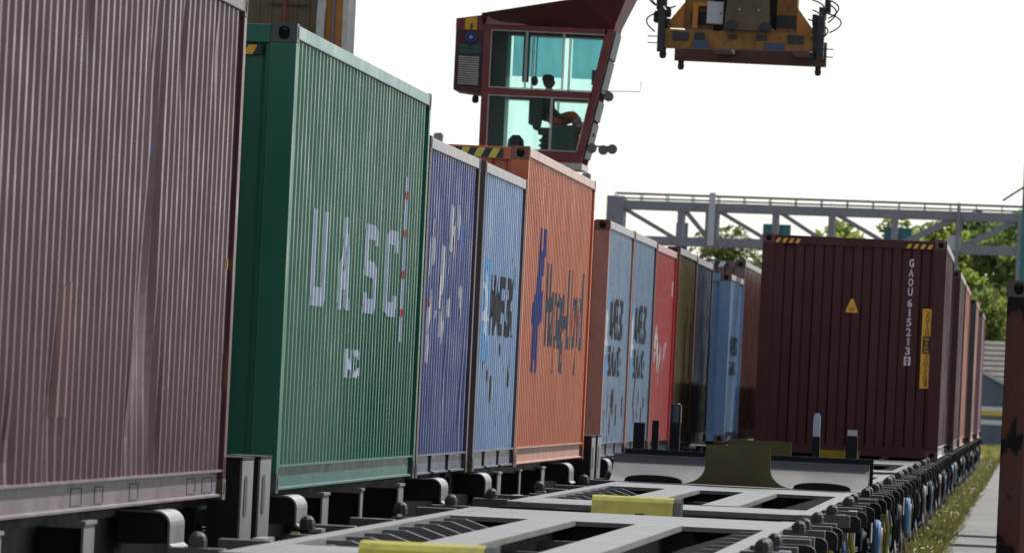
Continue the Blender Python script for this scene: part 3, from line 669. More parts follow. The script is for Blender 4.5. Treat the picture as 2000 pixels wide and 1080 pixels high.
    # ends
    for y, d in ((-.085, -1), (L+.085, 1)):
        is_inner = (inner == 'far' and d > 0) or (inner == 'near' and d < 0)
        if not is_inner:
            for s in (-1, 1):
                me = cached('buffer', m_buffer); inst('buffer', me, root, (s*.875, y, .85), rz=0 if d > 0 else math.pi)
            def hook(): b = MB(); b.box(-.06, .06, 0, .3, .88, 1.0); b.prism([(.3, .86), (.42, .9), (.46, 1.02), (.4, 1.08), (.36, 1.0), (.28, .98)], -.03, .03, 'x'); return b.mesh(M_lock)
            inst('coupling', cached('hook', hook), root, (0, y, 0), rz=0 if d > 0 else math.pi)
        elif d > 0:
            def bar_(): b = MB(); b.box(-.12, .12, 0, .42, .82, .98); return b.mesh(M_black)
            inst('drawbar', cached('dbar', bar_), root, (0, y, 0))
        if endposts and not is_inner:
            yy = .25 if d < 0 else L-.45
            def ep():
                b = MB(); b.box(1.1, 1.285, -.75, .0, .80, 1.33); b.box(1.09, 1.30, -.76, .01, 1.33, 1.345); b.box(.9, 1.1, -.75, .9, .80, .9); return b.mesh(M_black)
            def es():
                b = MB(); b.box(1.285, 1.297, -.74, -.01, .8, 1.325); return b.mesh(M_plate)
            def eh():
                b = MB(); q = [(-.5+.1*math.cos(t*.5236), 1.12+(.07 if math.sin(t*.5236) > 0 else -.07)+.05*math.sin(t*.5236)) for t in range(12)]; b.prism(q, 1.297, 1.302, 'x'); return b.mesh(M_hole)
            yy = -1.2 if d < 0 else L+.86
            o = inst('end_box', cached('ep', ep), root, (0, yy, 0)); inst('side_sheet', cached('es', es), o); inst('slot', cached('eh', eh), o)
    return root
def shield(root, yloc):
    """concave end guard over the wheels with its grimy yellow centre plate, on the far end of a wagon"""
    def prof(off): return [(yloc-.02, ZD+.004-off)]+[(yloc+.42+(.42+off)*math.sin(-math.pi/2+a), ZD+.012+(.15+off)-(.15+off)*math.cos(a)-off*.0) for a in []]
    pts = []
    for k in range(13):
        a = R_(88)*k/12; pts.append((yloc+.9*math.sin(a), ZD+.004+.232*(1-math.cos(a))))
    outer = [(y+.012, z-.012) for y, z in pts]
    b = MB(); b.prism(pts+outer[::-1], -1.07, 1.07, 'x'); sh = inst('wheel_shield', b.mesh(paint('shield_grey', (.085, .082, .08), rust=.05, fade=.1, rough=.42), smooth=False), root)
    for s in (-1, 1):
        q = [(s*.70+.24*math.cos(math.pi*k/12), .0+.058*math.sin(math.pi*k/12)**.6) for k in range(13)]
        e = MB(); e.prism([(x, ZD+.008+z) for x, z in q], yloc+.1, yloc+.6); inst('wheel_slot', e.mesh(M_hole), sh)
    cpl = [(-.27, ZD+.34), (.265, ZD+.34), (.27, ZD+.16)]+[(.27+.2*(1-math.cos(a)), ZD+.16-.15*math.sin(a)) for a in [k*.26 for k in range(1, 7)]]+[(-.27-.2*(1-math.cos(a)), ZD+.16-.15*math.sin(a)) for a in [k*.26 for k in range(6, 0, -1)]]+[(-.27, ZD+.16)]
    e = MB(); e.prism(cpl, yloc-.04, yloc-.015); inst('centre_plate', e.mesh(M_yelb), root)
    e = MB(); q = [(yloc+.92+.5*k/8, ZD+.225-.26*(k/8)**2.2) for k in range(9)]; e.prism([(yloc+.92, ZD-.12)]+q+[(yloc+1.42, ZD-.12)], 1.0, 1.07, 'x'); inst('wheel_guard', e.mesh(M_black), root)
    e = MB(); q = [(yloc+.92+.5*k/8, ZD+.225-.26*(k/8)**2.2) for k in range(9)]; e.prism([(yloc+.92, ZD-.12)]+q+[(yloc+1.42, ZD-.12)], -1.07, -1.0, 'x'); inst('wheel_guard', e.mesh(M_black), root)
def low_plate(root, y, w_=.52):
    """yellow bridging plate in the gap between wagons"""
    b = MB(); pts = [(y-.30, ZD-.06), (y-.26, ZD-.04), (y-.15, ZD+.055), (y-.11, ZD+.078), (y-.06, ZD+.085), (y+.2, ZD+.085), (y+.2, ZD-.1), (y-.30, ZD-.1)]
    b.prism(pts, -.36, .16, 'x'); o = inst('yellow_end_plate', b.mesh(M_yel), root)
    b = MB(); b.prism([(a, z+.004) for a, z in pts], .162, .205, 'x'); inst('dark_edge', b.mesh(M_black), o)
G1 = 'empty flat wagons of the right train'; G2 = 'loaded wagons of the left train'; G3 = 'loaded wagons of the right train'
LW = 17.0
w1 = wagon('empty grey skeletal wagon nearest the camera, cut by the bottom edge', XR, 36.6, LW, G1, inner=None, flat_ends=(2.6, 3.7))
low_plate(w1, LW+1.9); low_plate(w1, -.5)
w2 = wagon('empty grey skeletal wagon ending in a curved shield with yellow plate', XR, 57.0, LW, G1, inner='far', flat_ends=(2.6, 5.0))
shield(w2, 15.35)
w3 = wagon('empty wagon behind the curved shield, with upright posts at its near end', XR, 75.0, LW, G1, inner='near', flat_ends=(4.2, 3.4))
for x, zt, wd, kind in ((-.97, 1.565, .1, 0), (-.83, 1.59, .06, 0), (-.66, 1.735, .085, 1), (.56, 1.715, .07, 2), (.87, 1.585, .1, 3)):
    b = MB(); b.box(x-wd/2, x+wd/2, .5, .58, ZD-.003, zt if kind < 2 else zt-(.2 if kind == 2 else .05)); po = inst('upright_post', b.mesh(M_black, bevel=.006), w3)
    if kind == 1: b = MB(); b.lathe([(.05, zt-.16), (.05, zt-.02), (.03, zt+.01)], (x, .54, 0), n=12); inst('post_head', b.mesh(paint('dark_grey_head', (.05, .055, .06), rust=.1)), po)
    if kind == 2: b = MB(); b.prism([(x-.03, zt-.2), (x+.03, zt-.2), (x+.03, zt-.03), (x+.015, zt), (x-.015, zt), (x-.03, zt-.03)], .51, .57); inst('post_head', b.mesh(flat('pale_blue_head', (.42, .48, .58))), po)
    if kind == 3: b = MB(); b.box(x-.04, x+.04, .505, .575, zt-.05, zt); inst('post_cap', b.mesh(paint('bare_metal_cap', (.35, .36, .38), metal=.7, rough=.35)), po)
e = MB(); e.box(-.21, .34, .9, .93, ZD, ZD+.375); inst('centre_plate', e.mesh(M_yelb), w3)
e = MB(); e.tube([(.3, .6, ZD+.15), (.5, .62, ZD+.185), (.8, .64, ZD+.17), (1.0, .7, ZD+.05)], .012, 6); inst('air_hose', e.mesh(M_black), w3)
e = MB(); e.box(-1.07, 1.07, .2, .3, ZD, ZD+.26); inst('end_ledge', e.mesh(M_black), w3)
w4 = wagon('empty wagon just in front of the numbered wine red container', XR, 95.4, LW, G1, wheelm=M_blueg, flat_ends=(2.6, 4.5))
w5 = wagon('wagon carrying the numbered wine red container', XR, 113.4, LW, G3, loaded=True, inner='near', wheelm=M_blueg)
low = MB(); low.box(-.35, .2, 1.4, 1.44, ZD, ZD+.1); inst('yellow_end_plate', low.mesh(M_yel), w5)
for y0, lab, wm in ((133.8, 'wagon under the second wine red container of the right train', M_bronze), (152.2, 'wagon under the rusty orange container of the right train', M_blueg), (173.0, 'wagon under the black ended container of the right train', M_bronze), (194.0, 'last wagon of the right train under the pinkish maroon container', M_blueg)):
    wagon(lab, XR+(.04 if y0 > 160 else 0), y0, LW, G3, loaded=True, wheelm=wm)
LL = 18.4
for y0, inn, ep, lab in ((31.9, 'near', True, 'black wagon under the dented maroon container at the left edge'), (53.55, 'far', True, 'black wagon under the green and the blue container'), (72.7, 'near', True, 'black wagon under the single line light blue and the orange container'),
                     (94.4, 'far', True, 'wagon under the pair of light blue containers and the red one'), (113.6, 'near', False, 'wagon under the olive and the slate blue containers'), (133.4, None, False, 'wagon at the far end of the left train under the sky blue container')):
    wagon(lab, XL, y0, LL, G2, loaded=True, inner=inn, endposts=ep)

# ------------------------------------------------------------------ gantry crane (cab, spreader, leg)
P_cab = paint('cab_red', (.17, .014, .02), rust=.06, fade=.12, rough=.4); P_cabd = paint('cab_dark_red', (.085, .010, .014), rust=.1, fade=.05, rough=.5)
P_crane = paint('crane_yellow', (0.28, 0.125, 0.011), rust=0.6, fade=.1, rough=.55, dirt=0.95, streak=0.8)
P_crane2 = paint('crane_orange', (.5, .18, .015), rust=.15, fade=.1, rough=.5, dirt=.3)
P_brown = paint('crane_brown_panel', (.12, .085, .045), rust=.35, fade=.1, rough=.65, dirt=.7, streak=.8)
P_pale = paint('pale_trim_lit_edge', (.55, .54, .5), rust=.2, fade=.2, rough=.6, dirt=.5)
P_dk = paint('crane_dark', (.022, .024, .028), rust=.25, fade=.05, rough=.6)
CY = 138.0
cr_ = thing('gantry_crane', (-11.8, CY, -.3), 'brown and orange gantry crane leg rising behind the green container', 'crane')
b = MB(); b.box(-12.62, -11.5, CY, CY+1.6, -.3, 15.6); wpart(b, 'leg', P_brown, cr_)
for k in range(5): b = MB(); x = -12.45+k*.2; b.box(x, x+.035, CY-.03, CY-.001, 2.5, 15.6); wpart(b, 'seam', P_brown, cr_)
b = MB(); b.tube([(-12.0, CY-.06, 2.5), (-12.0, CY-.06, 15.4)], .022, 8); wpart(b, 'conduit', flat('conduit_red', (.3, .02, .05)), cr_)
b = MB(); b.box(-12.25, -11.65, CY-.05, CY-.032, 7.66, 7.69); wpart(b, 'clip_bar', P_dk, cr_)
b = MB(); b.lathe([(.12, -.001), (.13, -.03), (.06, -.09)], (-11.72, CY-.001, 7.22), axis='y', n=16); wpart(b, 'round_housing', flat('dusky_pink', (.28, .1, .12)), cr_)
b = MB()
rnd = random.Random(2); left = [(-11.49+rnd.uniform(-.012, .012), z*.25-.3) for z in range(65)]; right = [(-11.365+rnd.uniform(-.012, .012), z*.25-.3) for z in range(65)]
b.prism(left+right[::-1], CY-.02, CY+.3); wpart(b, 'cable_tray', P_pale, cr_)
b = MB(); b.box(-11.36, -11.09, CY+.1, CY+1.4, -.3, 15.6); wpart(b, 'inner_column', P_crane2, cr_)
b = MB(); b.tube([(-11.22, CY+.06, .5), (-11.24, CY+.06, 8), (-11.2, CY+.06, 15.2)], .025, 8); wpart(b, 'cable', flat('grey_cable', (.18, .17, .2)), cr_)
b = MB(); b.box(-11.088, -11.0, CY+.05, CY+1.5, -.3, 15.6); wpart(b, 'sunlit_edge', P_pale, cr_)  # pale strip for the leg's sunlit edge, light put into the colour
b = MB(); b.box(9.2, 10.6, CY, CY+1.6, -.3, 15.6); wpart(b, 'leg', P_crane, cr_)
b = MB(); b.box(-13.2, 11.2, CY-.2, CY+.7, 15.6, 17.4); wpart(b, 'girder', P_crane, cr_)
b = MB(); b.box(-15.2, 11.2, CY+9, CY+9.9, 15.6, 17.4); wpart(b, 'girder', P_crane, cr_)
for x in (-14.2, 9.9): b = MB(); b.box(x-.6, x+.6, CY+8.6, CY+10.2, -.3, 15.6); wpart(b, 'leg', P_crane, cr_)
b = MB(); b.box(-8.9, -2.9, CY-.4, CY+10.2, 17.4, 18.0); wpart(b, 'trolley', P_dk, cr_)
# cab
K0, K1 = 145.0, 147.1
cab = thing('crane_cab', (-8.4, K0, 5.55), 'red crane cab with teal windows and a seated operator inside', 'crane cab')
def cabp(pts, y0, y1, name, mat, parent=None, bevel=0, label=None): b = MB(); b.prism(pts, y0, y1); return wpart(b, name, mat, parent or cab, bevel=bevel, label=label)
def slx(z): return -7.555+(z-5.6)*.2035       # front (right) edge of the cab at height z
for yv, nm in ((K0, 'near'), (K1-.1, 'far')):
    cabp([(-9.28, 5.56), (-9.165, 5.56), (-9.165, 7.93), (-9.28, 7.93)], yv, yv+.1, 'corner_post', P_cab)
    cabp([(slx(5.56)-.11, 5.56), (slx(5.56), 5.56), (slx(8.3), 8.3), (slx(8.3)-.16, 8.3)], yv, yv+.1, 'corner_post', P_cab)
    cabp([(-9.165, 6.64), (slx(6.64)-.115, 6.64), (slx(6.75)-.115, 6.75), (-9.165, 6.75)], yv, yv+.1, 'mid_rail', P_cab)
    cabp([(-9.165, 5.56), (slx(5.56)-.112, 5.56), (slx(5.74)-.112, 5.74), (-9.165, 5.74)], yv, yv+.1, 'sill', P_cab)
    cabp([(-9.165, 7.72), (slx(7.72)-.118, 7.72), (slx(7.8)-.118, 7.8), (-9.165, 7.8)], yv, yv+.1, 'window_head', P_cab)
cabp([(-9.28, 5.5), (slx(5.5)+.02, 5.46), (slx(5.56)+.02, 5.558), (-9.28, 5.558)], K0-.02, K1+.02, 'floor', P_pale)
# roof and its overhanging visor
b = MB()
top = [(-9.3, 7.96), (-8.6, 8.1), (-7.6, 8.3), (-6.86, 8.46)]; low_ = [(-9.3, 7.8), (-8.6, 7.8), (-7.6, 7.802), (slx(7.8)-.02, 7.802)]
n = 4; vs = [(x, K0-.55, z) for x, z in top]+[(x, K0-.004, z) for x, z in low_]+[(x, K1+.55, z) for x, z in top]+[(x, K1+.004, z) for x, z in low_]
fs = [(i, i+1, 5+i, 4+i) for i in range(3)]+[(8+i, 12+i, 13+i, 9+i) for i in range(3)]+[(i, 8+i, 9+i, i+1) for i in range(3)]+[(3, 11, 15, 7), (0, 4, 12, 8)]
b.add(vs, fs); wpart(b, 'roof', P_cabd, cab)
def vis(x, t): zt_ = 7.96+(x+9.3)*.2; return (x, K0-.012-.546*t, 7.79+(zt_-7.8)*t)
b = MB(); q = [vis(-9.26, .06), vis(-8.55, .06), vis(-8.8, .22), vis(-8.95, .3), vis(-9.12, .45), vis(-9.2, .7)]; b.add(q+[(x, y-.002, z-.004) for x, y, z in q], [(0, 1, 2, 3, 4, 5), (6, 7, 8, 9, 10, 11)]+[(i, (i+1) % 6, 6+(i+1) % 6, 6+i) for i in range(6)]); wpart(b, 'painted_sun_patch', flat('sun_patch_pink', (.55, .38, .36)), cab)  # pale pink sheet painted as a patch of sunlight on the visor
# side cabinet
cabp([(-9.75, 6.69), (-9.285, 6.64), (-9.285, 7.95), (-9.75, 7.87)], K0+.02, K1-.3, 'side_cabinet', P_cabd)
cabp([(-9.752, 7.69), (-9.286, 7.69), (-9.286, 7.955), (-9.752, 7.875)], K0-.006, K0+.018, 'cabinet_band', P_cab)
cabp([(-9.60, 7.695), (-9.40, 7.695), (-9.40, 7.92), (-9.60, 7.885)], K0-.012, K0-.007, 'yellow_band', M_hy)
b = MB(); b.lathe([(.1, 0), (.1, -.05), (.07, -.06), (.065, -.04), (.03, -.04), (.03, -.07)], (-9.49, K0+.018, 7.57), axis='y', n=18); hr = wpart(b, 'hose_reel', flat('reel_blue', (.02, .05, .25)), cab, smooth=True)
b = MB(); b.lathe([(.032, -.05), (.02, -.085)], (-9.49, K0+.01, 7.57), axis='y', n=10); wpart(b, 'reel_hub', P_pale, hr)
b = MB(); b.tube([(-9.49, K0-.02, 7.66), (-9.49, K0-.03, 7.8)], .015, 6); wpart(b, 'reel_bracket', P_dk, hr)
b = MB(); b.tube([(-9.49, K0-.03, 7.5), (-9.5, K0-.03, 7.36)], .012, 6); wpart(b, 'reel_hose', P_dk, hr)
cabp([(-9.68, 7.295), (-9.305, 7.295), (-9.305, 7.46), (-9.68, 7.46)], K0-.004, K0+.018, 'sign', flat('sign_green', (.01, .06, .05)))
for k, t in enumerate(('EMERGENCY', 'EVACUATION')):
    bm = text_bm(t, .31, .045, 0)
    for v in bm.verts: u, t2 = v.co.x, v.co.y; v.co = (-9.65+u+8.4, -.0065, 7.395-.075*k+t2-5.55)
    bmesh.ops.recalc_face_normals(bm, faces=bm.faces); me = bpy.data.meshes.new('mesh'); bm.to_mesh(me); bm.free(); me.materials.append(flat('sign_teal', (.05, .2, .18))); inst('sign_lettering', me, cab)
gr = cabp([(-9.70, 6.76), (-9.31, 6.76), (-9.31, 7.29), (-9.70, 7.29)], K0-.004, K0+.018, 'grille', P_dk)
for k in range(13): z = 6.79+k*.037; cabp([(-9.68, z), (-9.34, z-.004), (-9.34, z+.014), (-9.68, z+.018)], K0-.022, K0-.006, 'louvre', P_pale, gr)
for z in (6.62,): b = MB(); b.lathe([(.02, .0), (.055, -.02), (.06, -.1), (.03, -.13)], (-9.39, K0+.3, z), axis='z', n=12); wpart(b, 'lamp', P_dk, cab)
# glazing: near and far panes, each its own sheet
GL = glass('teal_glass', (.50, .86, .84)); GL2 = glass('clear_teal_glass', (.86, .975, .968)); GF = glass('sun_film', (.40, .60, .64))
def pane(x0, x1t, z0, z1, yv, mat, x1b=None): return cabp([(x0, z0), (x1t if x1b is None else x1b, z0), (x1t, z1), (x0, z1)], yv, yv+.008, 'window_pane', mat)
def wframe(x0, x1b, x1t, z0, z1, yv):
    b = MB(); t = .016
    b.prism([(x0, z0), (x0+t, z0), (x0+t, z1), (x0, z1)], yv, yv+.02); b.prism([(x1b-t, z0), (x1b, z0), (x1t, z1), (x1t-t, z1)], yv, yv+.02)
    b.prism([(x0+t, z0), (x1b-t, z0), (x1b-t, z0+t), (x0+t, z0+t)], yv, yv+.02); b.prism([(x0+t, z1-t), (x1t-t, z1-t), (x1t-t, z1), (x0+t, z1)], yv, yv+.02)
    return wpart(b, 'window_frame', P_pale, cab)
for yv, mt in ((K0+.03, GL2), (K1-.06, GL2)):
    for (z0, z1, div) in ((6.752, 7.718, (-9.163, -8.56, -7.94)), (5.742, 6.638, (-9.163, -8.1))):
        for k, x in enumerate(div):
            last = k == len(div)-1; xb = slx(z0)-.117 if last else div[k+1]; xt = slx(z1)-.117 if last else div[k+1]
            pane(x+.003, xt-.003, z0+.002, z1-.002, yv, mt, xb-.003); wframe(x+.003, xb-.003, xt-.003, z0+.002, z1-.002, yv-.022)
# blinds of tinted film on the far panes
for x0, x1 in ((-8.9, -8.56), (-8.55, -8.05), (-7.9, -7.28)):
    cabp([(x0, 7.03), (x1-(.08 if x1 > -7.3 else 0), 7.03), (x1, 7.70), (x0, 7.70)], K1-.075, K1-.071, 'tinted_film', GF)
# slanted front glazing seen edge-on at the right
for z0, z1 in ((5.66, 6.25), (6.3, 6.62), (6.76, 7.3), (7.33, 7.78)):
    b = MB(); a, d = slx(z0), slx(z1); b.add([(a, K0+.12, z0), (a, K1-.12, z0), (d, K1-.12, z1), (d, K0+.12, z1), (a+.03, K0+.12, z0), (a+.03, K1-.12, z0), (d+.03, K1-.12, z1), (d+.03, K0+.12, z1)], [(0, 1, 2, 3), (4, 5, 6, 7), (0, 1, 5, 4), (1, 2, 6, 5), (2, 3, 7, 6), (3, 0, 4, 7)]); wpart(b, 'front_window', flat('front_glass_grey', (.05, .075, .085), .5, spec=.2), cab)
b = MB(); b.add([(slx(5.56)+.03, K0+.1, 5.56), (slx(5.56)+.14, K0+.1, 5.56), (slx(8.3)+.06, K0+.1, 8.3), (slx(8.3), K0+.1, 8.3), (slx(5.56)+.03, K0+.14, 5.56), (slx(5.56)+.14, K0+.14, 5.56), (slx(8.3)+.06, K0+.14, 8.3), (slx(8.3), K0+.14, 8.3)], [(0, 1, 2, 3), (4, 5, 6, 7), (0, 1, 5, 4), (1, 2, 6, 5), (2, 3, 7, 6), (3, 0, 4, 7)])
# inside: dark rear cabinet column, hanging panel, monitor, console, floor object
b = MB(); b.box(-9.16, -8.93, K0+.9, K1-.15, 5.56, 7.72); wpart(b, 'rear_cabinet', flat('inside_dark', (.05, .065, .07)), cab)
b = MB(); b.box(-8.67, -8.56, K0+1.0, K0+1.06, 6.9, 7.72); wpart(b, 'hanging_panel', flat('panel_dark', (.04, .05, .055)), cab)
b = MB(); b.box(-7.5, -7.32, K0+.9, K0+1.3, 6.9, 7.15); wpart(b, 'monitor', P_blk, cab)
b = MB(); b.tube([(-8.43, K0+.8, 7.0), (-8.43, K0+.8, 7.66)], .01, 6); wpart(b, 'mirror_rod', P_dk, cab)
b = MB(); b.lathe([(.02, -.02), (.06, -.015), (.06, .015), (.02, .02)], (-8.445, K0+.8, 6.92), axis='y', n=16); b.v = [(x, y, 6.92+(z-6.92)*1.4) for x, y, z in b.v]; wpart(b, 'mirror', P_dk, cab)
b = MB(); b.lathe([(.13, 5.56), (.15, 5.75), (.13, 5.92), (.06, 6.0)], (-8.7, K0+.6, 0), n=16); wpart(b, 'bin', P_blk, cab, smooth=True)
# floodlights and aerial on the front
for x, z in ((-7.16, 5.80), (-7.12, 5.83)): pass
def flood(x, z, y):
    b = MB(); b.lathe([(.03, 0), (.07, .03), (.085, .12), (.085, .14)], (x, y, z), axis='y', n=14); b.v = [(p, K0+.1+(q-y)*-1+.1, r) for p, q, r in b.v]; o = wpart(b, 'floodlight', P_dk, cab, smooth=True)
    b = MB(); b.lathe([(.075, 0), (.075, .006)], (x, K0+.05, z), axis='y', n=14); wpart(b, 'lamp_lens', flat('lens_grey', (.10, .105, .12), .3), o)
flood(-7.21, 5.80, 0); flood(-7.06, 5.82, 0); flood(-7.40, 5.82, 0)
b = MB(); b.bar((-7.5, K0+.2, 5.86), (-7.02, K0+.2, 5.86), .03, .03); wpart(b, 'lamp_bar', P_dk, cab)
flood(-7.16, 6.69, 0)
b = MB(); b.tube([(slx(6.78)-.02, K0+.2, 6.78), (-6.64, K0+.2, 6.80), (-6.64, K0+.2, 6.97)], .008, 6); wpart(b, 'aerial', P_dk, cab)
for x in (-7.7, -7.15):
    for y in (K0+.3, K1-.3): b = MB(); b.box(x-.08, x+.08, y-.08, y+.08, 7.95+(x+9.3)*.2, 17.4); wpart(b, 'hanger', P_cab, cab)

# seat and operator
seat = thing('operator_seat', (-8.2, K0+1.0, 5.56), 'grey high backed operator seat on a bellows base inside the cab', 'seat')
Ms = flat('seat_grey', (.045, .06, .075), .7); SY = K0+1.0
b = MB(); b.prism([(-8.44, 6.12), (-8.34, 6.08), (-8.28, 6.5), (-8.3, 6.76), (-8.42, 6.8), (-8.47, 6.55)], SY-.26, SY+.26); wpart(b, 'backrest', Ms, seat, bevel=.02)
b = MB(); b.prism([(-8.52, 6.2), (-8.47, 6.18), (-8.46, 6.6), (-8.52, 6.6)], SY-.2, SY+.2); wpart(b, 'back_panel', P_blk, seat)
b = MB(); b.box(-8.35, -7.85, SY-.27, SY+.27, 6.03, 6.15); wpart(b, 'cushion', Ms, seat, bevel=.02)
pr = [(.2, 5.56)]
for k in range(5): pr += [(.25, 5.60+k*.085), (.2, 5.64+k*.085)]
pr.append((.18, 6.03)); b = MB(); b.lathe(pr, (-8.1, SY, 0), n=16); wpart(b, 'bellows_base', Ms, seat)
for s in (-1, 1):
    b = MB(); b.box(-8.12, -7.72, SY+s*.38-.09, SY+s*.38+.09, 5.7, 6.2); wpart(b, 'control_console', flat('console_green_grey', (.06, .09, .09), .6), seat)
b = MB(); b.lathe([(.03, 6.72), (.055, 6.8), (.05, 6.92), (.02, 6.95)], (-8.42, SY, 0), n=10); 
def skin(verts, edges, radii, mat, sub=2):
    me = bpy.data.meshes.new('s'); me.from_pydata(verts, edges, []); ob = bpy.data.objects.new('s', me); C.objects.link(ob)
    m = ob.modifiers.new('k', 'SKIN'); sv = me.skin_vertices[0].data
    for i, r in enumerate(radii): sv[i].radius = (r, r) if not isinstance(r, tuple) else r
    sv[0].use_root = True; m.use_smooth_shade = True
    s = ob.modifiers.new('u', 'SUBSURF'); s.levels = sub; s.render_levels = sub
    bpy.context.view_layer.update(); dg = bpy.context.evaluated_depsgraph_get(); out = bpy.data.meshes.new_from_object(ob.evaluated_get(dg)); bpy.data.objects.remove(ob)
    out.materials.clear(); out.materials.append(mat); return out
per = thing('person', (-8.2, SY, 6.15), 'seated crane operator in dark top and orange high visibility trousers', 'person')
M_skin = flat('skin', (.11, .065, .05), .6); M_shirt = flat('navy_top', (.02, .025, .035), .85); M_hv = flat('hivis_orange', (.85, .13, .03), .7)
def rel(v): return [(a-(-8.2), b_, c_-6.15) for a, b_, c_ in v]
# body: pelvis, spine, neck, arms to the hands, legs to the feet as one mesh
bv = [(-8.2, 0, 6.24), (-8.21, 0, 6.42), (-8.22, 0, 6.6), (-8.22, 0, 6.72), (-8.21, 0, 6.80), (-8.2, 0, 6.9)]
be = [(0, 1), (1, 2), (2, 3), (3, 4), (4, 5)]; br = [.13, .125, .14, .10, .055, .05]
for s in (-1, 1):
    n = len(bv); bv += [(-8.21, s*.19, 6.68), (-8.17, s*.25, 6.46), (-8.0, s*.24, 6.34), (-7.9, s*.24, 6.32)]; be += [(3, n), (n, n+1), (n+1, n+2), (n+2, n+3)]; br += [.068, .052, .04, .036]
    n = len(bv); kx, kz, fx, fz = ((-7.78, 6.40, -7.60, 6.1) if s < 0 else (-7.74, 6.34, -7.74, 5.74))
    bv += [(-8.08, s*.1, 6.26), (kx, s*.13, kz), ((kx+fx)/2, s*.13, (kz+fz)/2), (fx, s*.13, fz), (fx+.16, s*.13, fz-.04)]; be += [(0, n), (n, n+1), (n+1, n+2), (n+2, n+3), (n+3, n+4)]; br += [.088, .066, .055, .045, .035]
body = inst('body', skin(rel(bv), be, br, M_skin), per)
hd = MB(); hv = []; N = 14
for i in range(11):
    t = math.pi*i/10; z = math.cos(t); r = math.sin(t)
    for k in range(N):
        a = 6.28318*k/N; x = r*math.cos(a)*.1; y = r*math.sin(a)*.076; zz_ = z*.118
        if zz_ < 0: x *= 1-.25*(-zz_/.118)*(1 if x < 0 else .35)
        if abs(a) < .3 or abs(a-6.28318) < .3: x += .022*math.exp(-((zz_+.015)/.022)**2)+.008*math.exp(-((zz_+.06)/.012)**2)-.008*math.exp(-((zz_-.02)/.014)**2)
        hv.append((x-.02, y, zz_+6.915-6.15))
hd.add(hv, [(i*N+k, i*N+(k+1) % N, (i+1)*N+(k+1) % N, (i+1)*N+k) for i in range(10) for k in range(N)])
hd.lathe([(.03, -.085), (.03, .085)], (-.03, 0, .76), axis='y', n=10); inst('head', hd.mesh(M_skin, smooth=True), body)
cp = MB(); cp.lathe([(.105, .79), (.104, .83), (.09, .87), (.05, .895), (.01, .9)], (-.03, 0, 0), n=16); inst('hair', cp.mesh(flat('dark_hair', (.015, .013, .012), .8), smooth=True), body)
for s in (-1, 1):      # hands: palm, four fingers, thumb
    h = MB(); ox, oy, oz = .3, s*.24, .165
    h.box(ox-.02, ox+.075, oy-.038, oy+.038, oz-.013, oz+.013)
    for k, ln in enumerate((.062, .072, .067, .052)):
        yk = oy-.03+k*.02; h.tube([(ox+.07, yk, oz), (ox+.07+ln*.55, yk, oz-.008), (ox+.07+ln*.9, yk, oz-.035)], [.0085, .008, .006], 6)
    h.tube([(ox+.005, oy-s*.038, oz), (ox+.035, oy-s*.062, oz-.006), (ox+.065, oy-s*.066, oz-.02)], [.01, .009, .007], 6); inst('hand', h.mesh(M_skin, smooth=True), body)
sv_ = [v for v in bv[:5]]; se = [(0, 1), (1, 2), (2, 3), (3, 4)]; sr = [.145, .14, .155, .12, .062]
for s, n0 in ((-1, 6), (1, 15)):
    n = len(sv_); sv_ += [bv[n0], bv[n0+1], bv[n0+2]]; se += [(3, n), (n, n+1), (n+1, n+2)]; sr += [.082, .066, .052]
inst('jacket', skin(rel(sv_), se, sr, M_shirt), per)
tv = [(-8.2, 0, 6.25), (-8.2, 0, 6.36)]; te = [(0, 1)]; tr_ = [.15, .15]
for s, n0 in ((-1, 10), (1, 19)):
    n = len(tv); tv += [bv[n0], bv[n0+1], bv[n0+2], bv[n0+3]]; te += [(0, n), (n, n+1), (n+1, n+2), (n+2, n+3)]; tr_ += [.108, .086, .075, .066]
trs = inst('trousers', skin(rel(tv), te, tr_, M_hv), per)
for s, n0 in ((-1, 10), (1, 19)):
    A, B = Vector(bv[n0+1]), Vector(bv[n0+3])
    for f in (.35, .62):
        q = A.lerp(B, f); d = (B-A).normalized()*.025; t = MB(); t.tube(rel([tuple(q-d), tuple(q+d)]), .085-.012*f, 12); inst('reflective_band', t.mesh(flat('silver_band', (.45, .46, .45), .4), smooth=True), trs)
    t = MB(); F_ = Vector(bv[n0+3]); t.prism([(F_.x-.06+8.2, F_.z-.05-6.15), (F_.x+.2+8.2, F_.z-.07-6.15), (F_.x+.2+8.2, F_.z-6.15), (F_.x+.06+8.2, F_.z+.06-6.15), (F_.x-.06+8.2, F_.z+.06-6.15)], F_.y-.05, F_.y+.05); inst('boot', t.mesh(P_blk, bevel=.012), per)

# spreader
sp = thing('lifting_spreader', (-4.6, 139, 6.9), 'grimy yellow container spreader hanging from ropes against the sky', 'spreader')
Y0_, Y1_ = 132.2, 144.2; XC = -4.6
def spp(pts, y0, y1, name, mat, parent=None): b = MB(); b.prism(pts, y0, y1); return wpart(b, name, mat, parent or sp)
